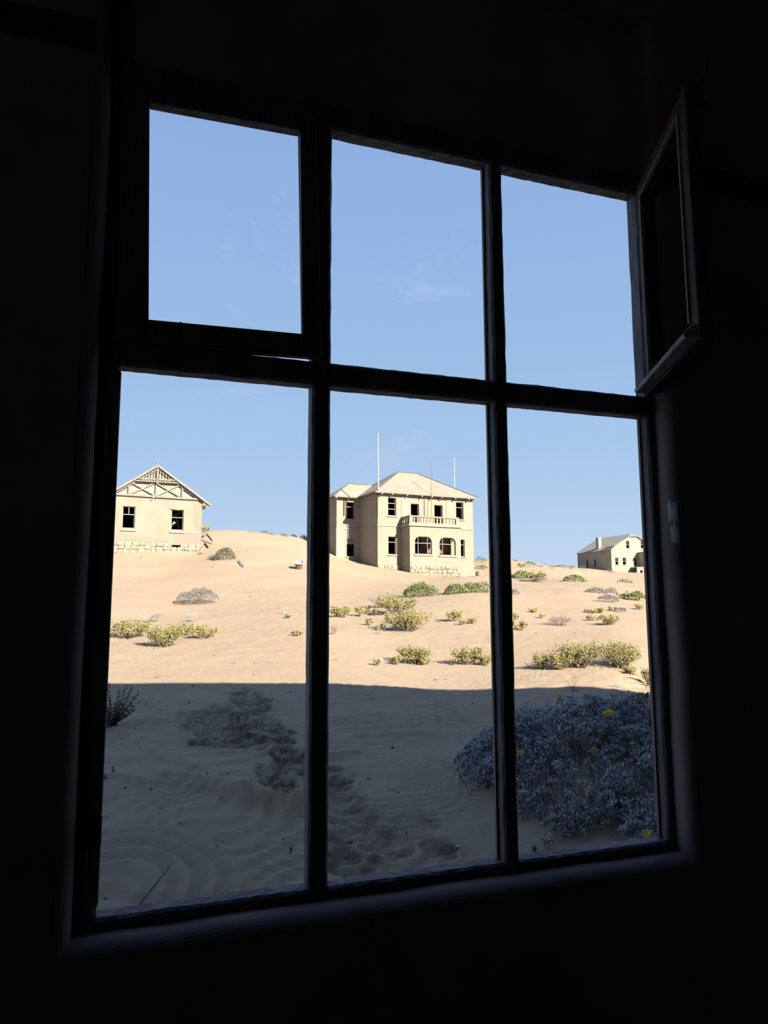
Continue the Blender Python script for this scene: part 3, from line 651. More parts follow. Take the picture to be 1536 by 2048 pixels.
# --- gabled ruin on the left
def gable_house():
    Lp = at(210+710/3.657, 900+375/3.657, 56.0)
    root = empty('gabled_house', (Lp[0], Lp[1], 0), HA)
    tag(root, 'ruined buff gabled house with timber truss in the gable and stone base', 'house')
    W0 = -7.0; UA = -3.5; ZT = 9.62; ZA = 12.05
    H = [(-5.93, -5.01, 7.18, 8.86), (-2.33, -1.39, 7.18, 8.79)]
    MB().wall(W0, 0, 4.2, ZT, 0, .35, H+[(-2.24, -1.55, 5.79, 6.01)]).build('gable_wall', M_plL, root)
    MB().prism([(W0, ZT), (0, ZT), (UA, ZA)], .02, .35).build('gable_panel', mat('pale_gable_plaster', (.46, .405, .315), (.50, .445, .355), 1.2, .92), root)
    MB().wall(.35, 9.5, 4.2, ZT, -.35, 0, [(1.2, 2.1, 7.0, 8.6)], 'v').build('side_wall', M_plL, root)
    MB().wall(.35, 9.5, 4.2, ZT, W0, W0+.35, (), 'v').build('side_wall', M_plL, root)
    MB().wall(W0, 0, 4.2, ZT, 9.5, 9.85, ()).build('back_wall', M_plL, root); MB().prism([(W0, ZT), (0, ZT), (UA, ZA)], 9.5, 9.85).build('back_gable', M_plL, root)
    MB().box(-3.6, -3.4, .35, 9.5, 4.2, ZT).build('partition', M_dark, root)
    MB().box(W0+.35, -.35, .35, 9.5, 6.3, 6.5).build('ground_floor', M_dark, root)
    MB().box(W0+.35, -3.6, .35, 4, 9.2, 9.35).build('room_ceiling', M_dark, root)
    # roof: left slope whole, right slope missing sheets near its eave
    s = (ZA-ZT)/3.5; y0, y1 = -.32, 10.2
    pz = lambda u: ZA+.12-s*abs(u-UA)
    MB().slab([(UA, y0, pz(UA)), (UA, y1, pz(UA)), (W0-.65, y1, pz(W0-.65)), (W0-.65, y0, pz(W0-.65))], .05).build('roof_slope', M_roofg, root)
    MB().slab([(UA, y1, pz(UA)), (UA, y0, pz(UA)), (-1.3, y0, pz(-1.3)), (-1.3, y1, pz(-1.3))], .05).build('roof_slope', M_roofg, root)
    MB().slab([(-1.3, y1, pz(-1.3)), (-1.3, 1.2, pz(-1.3)), (.65, 1.2, pz(.65)), (.65, y1, pz(.65))], .05).build('roof_slope', M_roofg, root)
    for k in range(4):
        u = -1.0+k*.5; MB().bar((u, y0, pz(u)-.04), (u, 1.3, pz(u)-.04), .06, .05, (0, 0, 1)).build('roof_batten', M_timber, root)
    for v in (-.1, .55, 1.1): MB().bar((-1.4, v, pz(-1.4)-.12), (.62, v, pz(.62)-.12), .09, .10, (0, 1, 0)).build('rafter', M_timber, root)
    for sgn in (-1, 1):
        u1 = UA+sgn*4.15
        MB().bar((UA, y0-.02, pz(UA)-.06), (u1, y0-.02, pz(u1)-.06), .16, .05).build('barge_board', M_timber, root)
        MB().bar((UA, -.10, pz(UA)-.30), (UA+sgn*3.6, -.10, pz(UA+sgn*3.6)-.24), .10, .14).build('rafter', M_timber, root)
    MB().bar((.1, -.1, 9.1), (.45, -.1, 9.45), .07, .07).build('eave_bracket', M_timber, root)
    MB().bar((.05, -.3, 9.35), (.55, -.3, 9.05), .06, .05).build('broken_board', M_timber, root)
    # truss laid against the gable
    v = -.06
    def bm_(name, a, b, wd, v_=v, th=.10): return MB().bar((a[0], v_, a[1]), (b[0], v_, b[1]), wd, th).build(name, M_timber, root)
    bm_('tie_beam', (-7.0, 9.74), (-.35, 9.70), .15, -.08, .14)
    bm_('collar_beam', (-5.45, 10.76), (-1.55, 10.80), .12)
    vs2 = -.24
    bm_('collar_beam', (-5.15, 11.04), (-1.85, 11.06), .10, vs2)
    bm_('collar_beam', (-5.35, 10.84), (-1.65, 10.86), .07, vs2)
    for a, b in (((-5.41, 10.72), (-3.62, 9.80)), ((-3.76, 10.74), (-5.43, 9.82)), ((-3.45, 10.72), (-1.71, 9.80)), ((-1.79, 10.74), (-3.47, 9.80)), ((-5.6, 10.55), (-6.75, 9.85))):
        bm_('brace', a, b, .10, v-.02*(a[0] < b[0]))
    for u, z0, z1 in ((-5.55, 9.78, 10.68), (-3.56, 9.6, 10.80), (-1.58, 9.72, 10.70)): bm_('truss_post', (u, z0), (u, z1), .11, v-.04)
    bm_('king_post', (UA, 10.70), (UA, 12.1), .15, vs2)
    MB().tube([(UA, vs2, 12.1), (UA, vs2, 12.75)], [.05, .015], 6).build('finial', M_timber, root)
    n_ = 15
    for k in range(n_):
        u = -5.0+k*(3.0/(n_-1)); 
        if abs(u-UA) < .12: continue
        zt = pz(u)-.10
        if zt > 11.12: bm_('gable_slat', (u, 11.06), (u, zt), .055, vs2, .04)
    for k in range(17):
        u = -5.1+k*(3.2/16); bm_('valance_board', (u, 10.87), (u, 11.02), .09, vs2+.03, .03)
    bm_('broken_board', (-3.6, 9.75), (-3.9, 9.42), .06, v-.08, .04)
    # windows
    win_frame(root, *H[0], .12, bars=(.64,), vert=((.5, .64, 1),)); win_frame(root, *H[1], .12, bars=(.62,))
    sill(root, H[0][0], H[0][1], 7.1, 0, .12); sill(root, H[1][0], H[1][1], 7.1, 0, .14)
    MB().bar((-2.45, -.03, 8.86), (-1.75, -.03, 8.80), .10, .08).build('lintel', M_timber, root)
    for k, (a, b) in enumerate((((-2.3, 1.2, 8.3), (-1.4, 1.5, 8.75)), ((-2.3, .9, 7.6), (-1.5, 1.6, 8.1)), ((-2.25, 1.4, 7.2), (-1.9, 1.3, 8.0)), ((-1.5, 1.1, 7.2), (-1.8, 1.6, 8.6)), ((-2.4, 2.0, 7.9), (-1.2, 2.2, 7.7)))): MB().bar(a, b, .10, .08).build('fallen_beam', M_timber, root)
    # exposed brick, bare render and stone base
    BR = [([(-.62, 9.40), (.01, 9.45), (.01, 7.15), (-.42, 7.3), (-.66, 7.9)], 1), ([(-7.0, 9.2), (-6.35, 9.0), (-6.15, 8.2), (-6.5, 7.3), (-7.0, 7.2)], 2), ([(-7.0, 7.1), (-6.2, 6.95), (-5.2, 6.75), (-4.9, 6.5), (-2.5, 6.55), (-2.5, 6.2), (-7.0, 6.2)], 3)]
    for poly, sd in BR: MB().prism(jag(poly, 5, .10, sd), -.015, .01).build('brick_patch', M_brick, root)
    MB().prism(jag([(-1.9, 6.75), (-1.3, 7.0), (.01, 7.05), (.01, 6.1), (-1.95, 6.12)], 4, .06, 8), -.02, .01).build('render_patch', M_pink, root)
    bs = MB().wall(W0-.05, .12, 4.2, 6.14, -.06, .0, [(-2.24, -1.55, 5.79, 6.01)]).build('stone_base', M_mortar, root)
    stones(bs, W0, .15, 5.0, 6.14, -.08, 4, .46, 12, skip=((-2.4, -1.4, 5.75, 6.1),))
    # low back wing seen past the left slope
    MB().box(-9.5, W0-.1, 4.5, 9, 4.2, 10.75).build('back_wing', M_plL, root)
gable_house()

# --- far house on the right
def far_house():
    Rp = at(1010+1085/5.12, 1030+350/5.12, 150.0)
    root = empty('far_house', (Rp[0], Rp[1], 0), R(-1.0))
    tag(root, 'far pale house on the ridge with grey roof, chimney and lit gable', 'house')
    M_pf = mat('lit_pale_plaster', (.42, .385, .30), (.46, .425, .34), .6, .9); M_ps = mat('shade_tan_plaster', (.50, .42, .33), (.56, .48, .38), .5, .9)  # light difference between lit gable and shaded sides is put into two colours
    ZE, ZA, UW, DV = 12.37, 15.75, 11.5, 12.6; UA = UW/2
    H = [(3.87, 4.63, 12.61, 14.22), (7.56, 8.30, 12.68, 14.21), (.96, 1.71, 9.05, 10.59), (2.81, 3.64, 9.08, 10.62), (5.67, 6.38, 9.05, 10.6), (7.6, 8.3, 9.05, 10.6)]
    MB().wall(0, UW, 5.5, ZE, 0, .4, [h for h in H if h[2] < 12]).build('gable_wall', M_pf, root)
    s = (ZA-ZE)/UA
    # gable above eaves as strips between the two upper windows
    def gz(u): return min(ZE+s*min(u, UW-u), ZA-.55)
    g_ = MB(); cuts = sorted(set([0, 1.2, 2.6, UA, 4.81, 6.69, 8.9, 10.3, UW]+[k for h in H[:2] for k in h[:2]]))
    for a, b in zip(cuts[:-1], cuts[1:]):
        hs = [h for h in H[:2] if h[0] <= a and b <= h[1]]
        if hs: g_.prism([(a, ZE), (b, ZE), (b, hs[0][2]), (a, hs[0][2])], 0, .4); g_.prism([(a, hs[0][3]), (b, hs[0][3]), (b, max(gz(b), hs[0][3])), (a, max(gz(a), hs[0][3]))], 0, .4)
        else: g_.prism([(a, ZE), (b, ZE), (b, gz(b)), (a, gz(a))], 0, .4)
    g_.build('gable_panel', M_pf, root)
    MB().wall(.4, DV, 5.5, ZE, 0, .4, [(8.55, 9.3, 8.8, 10.55), (5.6, 6.3, 8.9, 10.6)], 'v').build('side_wall', M_ps, root)
    MB().wall(.4, DV, 5.5, ZE, UW-.4, UW, (), 'v').build('side_wall', M_ps, root)
    MB().box(0, UW, DV-.4, DV, 5.5, ZE).build('back_wall', M_ps, root)
    MB().prism([(0, ZE), (UW, ZE), (UA, ZA)], DV-.4, DV).build('back_gable', M_ps, root)
    MB().box(.5, UW-.5, 4, 4.3, 5.5, ZE).build('partition', M_dark, root); MB().box(.4, UW-.4, .4, DV-.4, 11.3, 11.5).build('upper_floor', M_dark, root)
    ov = .35; zu = lambda u: ZA+.1-s*abs(u-UA); u0, u1 = -ov, UW+ov; hip = 1.0; ht = ZA-.55
    uh0 = UA-(ZA+.1-ht)/s; uh1 = UA+(ZA+.1-ht)/s
    MB().slab([(u0, DV+.3, zu(u0)), (u0, 3.2, zu(u0)), (.95, 3.0, zu(.95)), (1.35, .6, zu(1.35)), (uh0, -.3, ht), (UA, hip, zu(UA)), (UA, DV+.3, zu(UA))], .1).build('roof_slope', M_roofg, root)
    MB().slab([(u1, -.3, zu(u1)), (u1, DV+.3, zu(u1)), (UA, DV+.3, zu(UA)), (UA, hip, zu(UA)), (uh1, -.3, ht)], .1).build('roof_slope', M_roofg, root)
    MB().slab([(uh0, -.3, ht), (uh1, -.3, ht), (UA, hip, zu(UA))], .08).build('roof_slope', mat('pinkish_roof_end', (.40, .32, .265), (.44, .36, .30), 2), root)
    for k in range(7):
        v_ = .1+k*.5; MB().bar((-.3, v_, zu(-.3)-.06), (1.5, v_, zu(1.5)-.06), .09, .09, (0, 1, 0)).build('rafter', M_pink, root)
    for k in range(3):
        u_ = -.1+k*.5; MB().bar((u_, -.1, zu(u_)-.0), (u_, 3.2, zu(u_)-.0), .12, .05, (0, 0, 1)).build('roof_batten', M_pink, root)
    MB().bar((-.02, -.32, zu(0)-.05), (uh0, -.32, ht-.05), .14, .06).build('barge_board', M_pl2, root); MB().bar((UW, -.32, zu(UW)-.05), (uh1, -.32, ht-.05), .14, .06).build('barge_board', M_pl2, root)
    MB().box(.55, 1.35, 5.2, 6.1, 12.6, 15.35).build('chimney', M_pl2, root)
    for a, b, c, d in H: 
        win_frame(root, a, b, c, d, .12, bars=(.5,), vert=((.5, .5, 1),), fw_=.07, depth=.08, m=M_pl2); MB().box(a-.12, b+.12, -.09, 0, c-.12, c).build('window_sill', M_pl2, root)
    for a, b, c, d in ((8.55, 9.3, 8.8, 10.55), (5.6, 6.3, 8.9, 10.6)): win_frame(root, a, b, c, d, .14, bars=(.6,), axis='v', fw_=.07, depth=.08)
    MB().box(-.04, UW, -.05, 0, 8.2, 8.32).build('plinth_course', M_pl2, root)
    # shaded porch at the right of the gable
    MB().box(6.7, 10.8, -2.6, 0, 5.5, 11.6).build('porch', M_ps, root)
    MB().box(6.5, 11.0, -2.8, 0, 11.6, 11.8).build('porch_roof', M_ps, root)
    win_frame(root, 7.3, 8.0, 9.05, 10.5, -2.66, bars=(.5,)); 
    MB().wall(4.75, 6.7, 5.5, 8.4, -2.0, -1.8, [(5.5, 6.2, 6.6, 7.9)]).build('porch_base', M_ps, root); MB().box(4.7, 6.7, -2.1, 0, 8.4, 8.6).build('porch_deck', M_pl2, root)
far_house()

# ------------------------------------------------------------------ plants
def leaf_cloud(name, P, Dr, L_, W_, tint, m, parent, flat=.5):
    """many fat little leaves: positions P, directions Dr, lengths L_, widths W_ (one mesh)"""
    n = len(P); P = np.asarray(P, float); Dr = np.asarray(Dr, float); Dr /= np.linalg.norm(Dr, axis=1)[:, None]+1e-9
    rs = np.random.RandomState(n % 9973+3); rv = rs.randn(n, 3); S_ = np.cross(Dr, rv); S_ /= np.linalg.norm(S_, axis=1)[:, None]+1e-9; T_ = np.cross(Dr, S_)
    L_ = np.broadcast_to(np.asarray(L_, float), (n,))[:, None]; W_ = np.broadcast_to(np.asarray(W_, float), (n,))[:, None]
    mid = P+Dr*L_*.6
    V = np.stack([P, mid+S_*W_*.5, mid+T_*W_*.5*flat, mid-S_*W_*.5, mid-T_*W_*.5*flat, P+Dr*L_], 1)
    f0 = np.array([[0, 1, 2], [0, 2, 3], [0, 3, 4], [0, 4, 1], [5, 2, 1], [5, 3, 2], [5, 4, 3], [5, 1, 4]])
    FF = (f0[None]+6*np.arange(n)[:, None, None]).reshape(-1, 3).astype(np.int32)
    me = bpy.data.meshes.new(name); me.vertices.add(n*6); me.vertices.foreach_set('co', V.astype(np.float32).ravel())
    me.loops.add(FF.size); me.loops.foreach_set('vertex_index', FF.ravel()); me.polygons.add(len(FF)); me.polygons.foreach_set('loop_start', np.arange(0, FF.size, 3, dtype=np.int32)); me.polygons.foreach_set('loop_total', np.full(len(FF), 3, dtype=np.int32))
    me.update(calc_edges=True)
    a = me.attributes.new('tint', 'FLOAT', 'POINT'); a.data.foreach_set('value', np.repeat(np.clip(tint, 0, 1), 6).astype(np.float32))
    return link_mesh(name, me, m, parent)
def leafmat(name, c1, c2, c3, rough=.7):
    return mat(name, c1, c2, attr='tint', c3=c3, rough=rough, spec=.25)
M_succ = leafmat('yellow_green_leaves', (.19, .17, .075), (.70, .52, .20), (.46, .425, .165))
M_green = leafmat('fresh_green_leaves', (.10, .135, .05), (.50, .48, .18), (.28, .335, .12))
M_grey = leafmat('ash_grey_leaves', (.22, .20, .18), (.50, .46, .43), (.36, .335, .315))
M_olive = leafmat('olive_grey_leaves', (.13, .13, .09), (.34, .31, .23), (.23, .22, .16))
M_stem = mat('pale_dry_stems', (.17, .13, .095), (.27, .215, .165), 9, .9)
M_dry = mat('dry_grey_twigs', (.26, .20, .155), (.40, .32, .265), 6, .9)
M_drypale = mat('bleached_twigs', (.42, .38, .33), (.52, .47, .42), 6, .9)

def land1(x, y): return float(land(x, y)[0])
def place(name, px0, px1, pyb):
    q, d = hit((px0+px1)/2, pyb)
    return q, d

def shrub(kind, px0, px1, pyt, pyb, label, group, name, seed):
    q, d = place(name, px0, px1, pyb-1)
    w_ = (px1-px0)/F*d; h_ = max((pyb-pyt)/F*d, .06)
    o = empty(name, (q[0], q[1], q[2]), 0); tag(o, label, 'shrub' if kind not in ('grass',) else 'grass', group)
    rs = np.random.RandomState(seed); npx = (px1-px0)*(pyb-pyt)
    dep = min(w_*.8, 1.6)/2
    sz = d/F                                         # size of one pixel there, sets the leaf size that reads
    zoff = lambda x, y: land(q[0]+x, q[1]+y)-q[2]
    if kind == 'succ':
        mm = M_green if kind == 'green' else M_succ
        ns = int(np.clip(npx/60, 8, 46)); n = int(np.clip(npx/2.2, 70, 2000))
        # stems fan out of a few root points
        st = MB(); tips = []
        nroot = max(1, int(w_/h_/1.3)) if kind != 'green' else max(2, int(w_/h_*2))
        for k in range(ns):
            rx = ((k % nroot)+.5)/nroot*2-1; bx = rx*w_*.33+rs.randn()*.03*w_; by = rs.randn()*dep*.3
            an = rs.rand()*2*math.pi; sp = math.sqrt(rs.rand())
            tx = bx+math.cos(an)*sp*w_/nroot*.62+rs.randn()*.02*w_; ty = by+math.sin(an)*sp*dep*.8
            tx = np.clip(tx, -w_*.5, w_*.5)
            prof = 1-.55*(abs(tx)/(w_*.5))**2 if kind == 'green' else (.62+.38*rs.rand())
            tz = h_*prof*(.97 if kind == 'green' else 1-.25*sp*rs.rand())
            z0 = float(zoff(bx, by)[0])
            p0 = np.array([bx, by, z0-.03]); p2 = np.array([tx, ty, z0+tz*.95]); p1 = (p0+p2)/2+np.array([(tx-bx)*.25, (ty-by)*.25, -.05*h_])
            pts = [tuple((1-t)**2*p0+2*t*(1-t)*p1+t*t*p2) for t in (0, .33, .66, 1)]
            st.tube(pts, [max(.012, sz*.5), max(.009, sz*.4), max(.006, sz*.3), .004], 3, caps=False); tips.append((p0, p1, p2))
        st.build('stems', M_stem, o, fix=False)
        idx = rs.randint(0, len(tips), n); low = .12 if kind == 'green' else .34
        t = low+(1-low)*np.sqrt(rs.rand(n)); p0 = np.array([tips[i][0] for i in idx]); p1 = np.array([tips[i][1] for i in idx]); p2 = np.array([tips[i][2] for i in idx])
        P = ((1-t)**2)[:, None]*p0+(2*t*(1-t))[:, None]*p1+(t*t)[:, None]*p2
        sig = np.array([min(w_*.07, .11), min(dep*.18, .11), min(h_*.10, .08)])*(1.7 if kind == 'green' else 1.0)
        P = P+np.clip(rs.randn(n, 3), -1.6, 1.6)*sig; P[:, 0] = np.clip(P[:, 0], -w_*.52, w_*.52); zg = zoff(P[:, 0], P[:, 1]); P[:, 2] = np.maximum(P[:, 2], zg+.01)
        Dr = rs.randn(n, 3)*.7+np.array([0, 0, .7]); ll = np.clip(sz*4.0, .035, .16)*(.7+.6*rs.rand(n))
        tint = np.clip(.5+.22*rs.randn(n)+.25*(rs.rand(len(tips))[idx]-.5), 0, 1)
        leaf_cloud('foliage', P, Dr, ll, ll*.58, tint, mm, o, flat=.8)
    elif kind in ('grey', 'olive', 'green'):
        n = int(np.clip(npx/1.7, 60, 1500)); mm = {'grey': M_grey, 'olive': M_olive, 'green': M_green}[kind]
        a = rs.rand(n)*2*math.pi; r_ = np.sqrt(rs.rand(n)); x = r_*np.cos(a)*w_*.5; y = r_*np.sin(a)*dep
        dome = np.sqrt(np.clip(1-r_**2, 0, 1))*h_*(.72+.45*fbm(x/w_*4+seed, y/w_*4, 2)*1.2)*.85
        z = zoff(x, y)+dome*(.35+.65*np.sqrt(rs.rand(n)))*.95
        Dr = np.c_[x/w_*2, y/w_*2, np.full(n, .9)]+rs.randn(n, 3)*.45; ll = np.clip(sz*4.0, .03, .15)*(.6+.8*rs.rand(n))
        st = MB()
        for k in range(int(np.clip(npx/40, 8, 60))):
            i = rs.randint(n); st.tube([(x[i]*.25, y[i]*.25, float(zoff(x[i]*.25, y[i]*.25)[0])-.02), (x[i]*.7, y[i]*.7, z[i]*.55+.02), (x[i], y[i], z[i])], [max(.006, sz*.35), max(.005, sz*.3), .003], 3, caps=False)
        st.build('stems', M_dry, o, fix=False)
        leaf_cloud('foliage', np.c_[x, y, z], Dr, ll, ll*(.5 if kind == 'green' else .30), .5+.24*rs.randn(n), mm, o, flat=.7)
    elif kind in ('dry', 'pale'):
        st = MB(); fine = MB(); mm = M_dry if kind == 'dry' else M_drypale
        for k in range(int(np.clip(npx/26, 12, 80))):
            an = rs.rand()*2*math.pi; sp = math.sqrt(rs.rand()); tx = math.cos(an)*sp*w_*.5; ty = math.sin(an)*sp*dep; bx = tx*.35; by = ty*.35
            z0 = float(zoff(bx, by)[0]); tz = h_*(.45+.55*rs.rand())*(1-.35*sp)
            p0 = Vector((bx, by, z0-.02)); p2 = Vector((tx, ty, z0+tz)); p1 = (p0+p2)/2+Vector((rs.randn()*.04*w_, rs.randn()*.03, .08*h_))
            r0 = max(.006, sz*.34); st.tube([p0, p1, p2], [r0, r0*.8, r0*.5], 3, caps=False)
            for j in range(3):
                b0 = p1.lerp(p2, rs.rand()); fine.tube([b0, b0+Vector((rs.randn()*.10*w_, rs.randn()*.10*w_, abs(rs.randn())*.22*h_))], [r0*.6, r0*.35], 3, caps=False)
        st.build('stems', mm, o, fix=False); fine.build('twigs', mm, o, fix=False)
    return o

G1, G2, G3, G4 = 'yellow-green succulent shrubs on the sunlit sand', 'ash-grey shrubs on the sunlit sand', 'dry leafless shrubs on the sunlit sand', 'green shrubs on the sunlit sand'
NM = {'succ': ('succulent_shrub', G1), 'grey': ('grey_shrub', G2), 'dry': ('dry_shrub', G3), 'pale': ('dry_shrub', G3), 'green': ('green_shrub', G4), 'olive': ('grey_shrub', G2)}
SH = [
 ('grey', 355, 436, 1174, 1204, 'rounded ash-grey shrub alone on the sand below the gabled house'),
 ('pale', 270, 331, 1221, 1240, 'wide bleached low shrub behind the left row of yellow-green shrubs'),
 ('pale', 369, 400, 1221, 1242, 'bleached upright twiggy shrub behind the middle of the left shrub row'),
 ('pale', 397, 414, 1241, 1253, 'tiny bleached twig tuft just behind the right end of the left shrub row'),
 ('succ', 223, 295, 1240, 1275, 'leftmost yellow-green shrub of the left row, leaning to the left'),
 ('succ', 342, 386, 1247, 1272, 'small yellow-green shrub at the back of the left row, between two larger ones'),
 ('succ', 298, 363, 1250, 1294, 'tallest yellow-green shrub of the left row, nearest the window'),
 ('succ', 382, 433, 1252, 1276, 'rightmost orange-tinged shrub of the left row'),
 ('pale', 557, 579, 1213, 1228, 'small dry grey twig tuft on the bare sand below the half-sunk tub'),
 ('succ', 569, 582, 1230, 1237, 'tiny yellow plant just below the dry twig tuft on bare sand'),
 ('succ', 585, 604, 1263, 1273, 'small flat yellow plant on bare sand at the left of the first mullion'),
 ('pale', 501, 519, 1252, 1258, 'tiny flat bleached twig patch right of the left shrub row'),
 ('green', 807, 879, 1163, 1194, 'dense rounded bright green shrub in front of the two-storey house'),
 ('green', 890, 935, 1165, 1190, 'yellowish green shrub right of the dense round green shrub'),
 ('green', 920, 977, 1165, 1188, 'low spreading green shrub beside the second mullion, below the house steps'),
 ('grey', 955, 979, 1162, 1180, 'small ash-grey mound behind the spreading green shrub at the second mullion'),
 ('dry', 728, 790, 1187, 1214, 'leafless grey-brown shrub left of the big middle yellow shrub clump'),
 ('succ', 757, 829, 1189, 1228, 'upper yellow-green shrub of the middle clump below the porch'),
 ('dry', 775, 850, 1217, 1250, 'grey woody shrub in the heart of the middle clump'),
 ('succ', 772, 863, 1222, 1261, 'widest yellow-green shrub of the middle clump, lowest of it'),
 ('succ', 660, 707, 1213, 1235, 'yellow-green shrub right beside the first mullion, level with the middle clump'),
 ('succ', 710, 728, 1214, 1231, 'small yellow tuft between the first mullion shrub and the middle clump'),
 ('succ', 730, 741, 1213, 1222, 'tiny yellow tuft beneath the leafless grey-brown shrub'),
 ('succ', 743, 755, 1219, 1230, 'tiny yellow tuft at the left foot of the middle clump'),
 ('succ', 731, 745, 1237, 1250, 'little slanting yellow plant left of the widest middle shrub'),
 ('succ', 751, 772, 1250, 1262, 'small orange-yellow plant at the lower left of the middle clump'),
 ('pale', 747, 766, 1257, 1270, 'tiny bleached twigs in front of the small orange-yellow plant'),
 ('succ', 887, 921, 1221, 1243, 'forked yellow-green shrub on bare sand between the middle clump and second mullion'),
 ('succ', 917, 931, 1241, 1250, 'tiny yellow plant just right of the forked shrub'),
 ('succ', 933, 954, 1237, 1247, 'thin straggling yellow plant left of the second mullion'),
 ('dry', 659, 677, 1243, 1272, 'reddish dry plant half hidden by the first mullion'),
 ('succ', 796, 862, 1292, 1328, 'tall branching yellow-green shrub near the shadow edge, centre of view'),
 ('succ', 784, 803, 1314, 1330, 'small yellow-green plant at the left foot of the tall branching shrub'),
 ('succ', 836, 863, 1316, 1331, 'orange-yellow plant at the right foot of the tall branching shrub'),
 ('succ', 748, 761, 1318, 1331, 'small lone yellow-green plant left of the tall branching shrub'),
 ('succ', 904, 963, 1295, 1330, 'fan-shaped yellow-green shrub left of the second mullion near the shadow edge'),
 ('succ', 956, 984, 1311, 1332, 'yellow-green shrub partly behind the second mullion near the shadow edge'),
 ('dry', 899, 914, 1322, 1331, 'tiny dry plant at the left foot of the fan-shaped shrub'),
 ('succ', 1024, 1053, 1241, 1260, 'yellow-green shrub right beside the second mullion, with a shadow on its left'),
 ('succ', 1022, 1037, 1228, 1239, 'small yellow tuft against the second mullion above another shrub'),
 ('succ', 1060, 1073, 1219, 1225, 'tiny yellow tuft alone up-slope of the leafless twiggy shrub'),
 ('succ', 1075, 1089, 1229, 1237, 'small yellow tuft touching the left of the leafless twiggy shrub'),
 ('dry', 1091, 1152, 1228, 1253, 'leafless brown twiggy shrub in the right-hand light of the window'),
 ('succ', 1173, 1209, 1217, 1229, 'flat yellow shrub above two others near the right jamb'),
 ('succ', 1212, 1238, 1215, 1224, 'flat narrow yellow shrub, uppermost near the right jamb'),
 ('grey', 1232, 1252, 1215, 1226, 'small pale grey shrub at the end of the flat narrow yellow one'),
 ('succ', 1174, 1198, 1232, 1242, 'low yellow shrub left of the orange-tinged leaning one'),
 ('succ', 1203, 1240, 1230, 1251, 'orange-tinged yellow shrub leaning right, right-hand light'),
 ('succ', 1269, 1291, 1209, 1220, 'small yellow-green shrub against the right jamb'),
 ('grey', 1171, 1216, 1174, 1190, 'larger ash-grey mound below the far house'),
 ('grey', 1210, 1236, 1175, 1190, 'thin ash-grey mound behind the pair below the far house'),
 ('grey', 1196, 1238, 1188, 1204, 'lower ash-grey mound below the far house'),
 ('succ', 1232, 1258, 1186, 1198, 'yellow shrub between the ash-grey mounds and the green shrub at the right jamb'),
 ('green', 1256, 1294, 1180, 1201, 'yellowish green shrub at the right jamb below the far house'),
 ('olive', 1236, 1266, 1160, 1169, 'small olive-grey mound on smooth sand right under the far house'),
 ('succ', 1064, 1100, 1308, 1340, 'yellow-green shrub at the left end of the right-hand row'),
 ('succ', 1096, 1140, 1306, 1341, 'dense yellow-green shrub second from the left in the right-hand row'),
 ('succ', 1115, 1198, 1285, 1334, 'wide yellow-green shrub with a raised left branch, middle of the right-hand row'),
 ('succ', 1202, 1281, 1285, 1335, 'largest yellow-green shrub, right end of the right-hand row'),
 ('succ', 1249, 1281, 1335, 1350, 'low pale green plant in front of the largest yellow-green shrub'),
 ('succ', 1287, 1310, 1338, 1370, 'green plant cut off by the right jamb, just above the shadow edge'),
 ('pale', 1222, 1244, 1364, 1378, 'bleached twig tuft at the shadow edge above the big grey bush'),
 ('grey', 1022, 1039, 1177, 1190, 'ash-grey mound just right of the second mullion'),
 ('olive', 1118, 1136, 1129, 1138, 'olive-grey shrub on the skyline left of the far house'),
 ('succ', 1133, 1149, 1131, 1138, 'yellow shrub on the skyline left of the far house'),
 ('grey', 1096, 1111, 1131, 1139, 'ash-grey shrub on the skyline between second mullion and far house'),
 ('succ', 1035, 1052, 1127, 1135, 'small yellow shrub high on the ridge beside the second mullion'),
 ('green', 1050, 1074, 1122, 1133, 'narrow green shrub on the ridge right of the second mullion'),
 ('green', 1023, 1062, 1141, 1160, 'green shrub left part of the long pair below the ridge'),
 ('succ', 1050, 1095, 1143, 1163, 'yellow-green shrub right part of the long pair below the ridge'),
 ('grey', 1070, 1094, 1156, 1164, 'ash-grey patch in front of the long shrub pair below the ridge'),
 ('green', 1127, 1174, 1149, 1165, 'spindle-shaped green shrub on smooth sand left of the far house'),
 ('olive', 1158, 1173, 1129, 1141, 'round olive-grey bush against the left end of the far house'),
 ('olive', 1205, 1234, 1138, 1147, 'low olive bush against the shaded side wall of the far house'),
 ('olive', 429, 470, 1093, 1123, 'spiky dark olive bush right of the gabled house'),
 ('grey', 416, 438, 1109, 1122, 'pale grey low bush at the foot of the spiky dark olive one'),
 ('succ', 399, 419, 1051, 1066, 'yellow bush on the dune at the corner of the gabled house'),
 ('green', 951, 976, 1130, 1139, 'green shrub beside the steps of the two-storey house'),
 ('olive', 950, 975, 1113, 1126, 'grey-green shrub on the rise behind the house steps'),
 ('olive', 523, 538, 1062, 1068, 'dark low bush on the dune crest between gabled house and first mullion'),
 ('olive', 582, 592, 1067, 1073, 'tiny dark bush on the dune crest nearest the first mullion'),
 ('olive', 562, 575, 1069, 1074, 'faint grey bush on the dune crest left of the tiny dark one'),
 ('succ', 600, 618, 1072, 1081, 'yellowish bush on the dune crest beside the first mullion'),
]
for i, (k, a, b, c, d, lab) in enumerate(SH):
    nm, gr = NM[k]; shrub(k, a, b, c, d, lab, gr, nm, 1000+i*7)

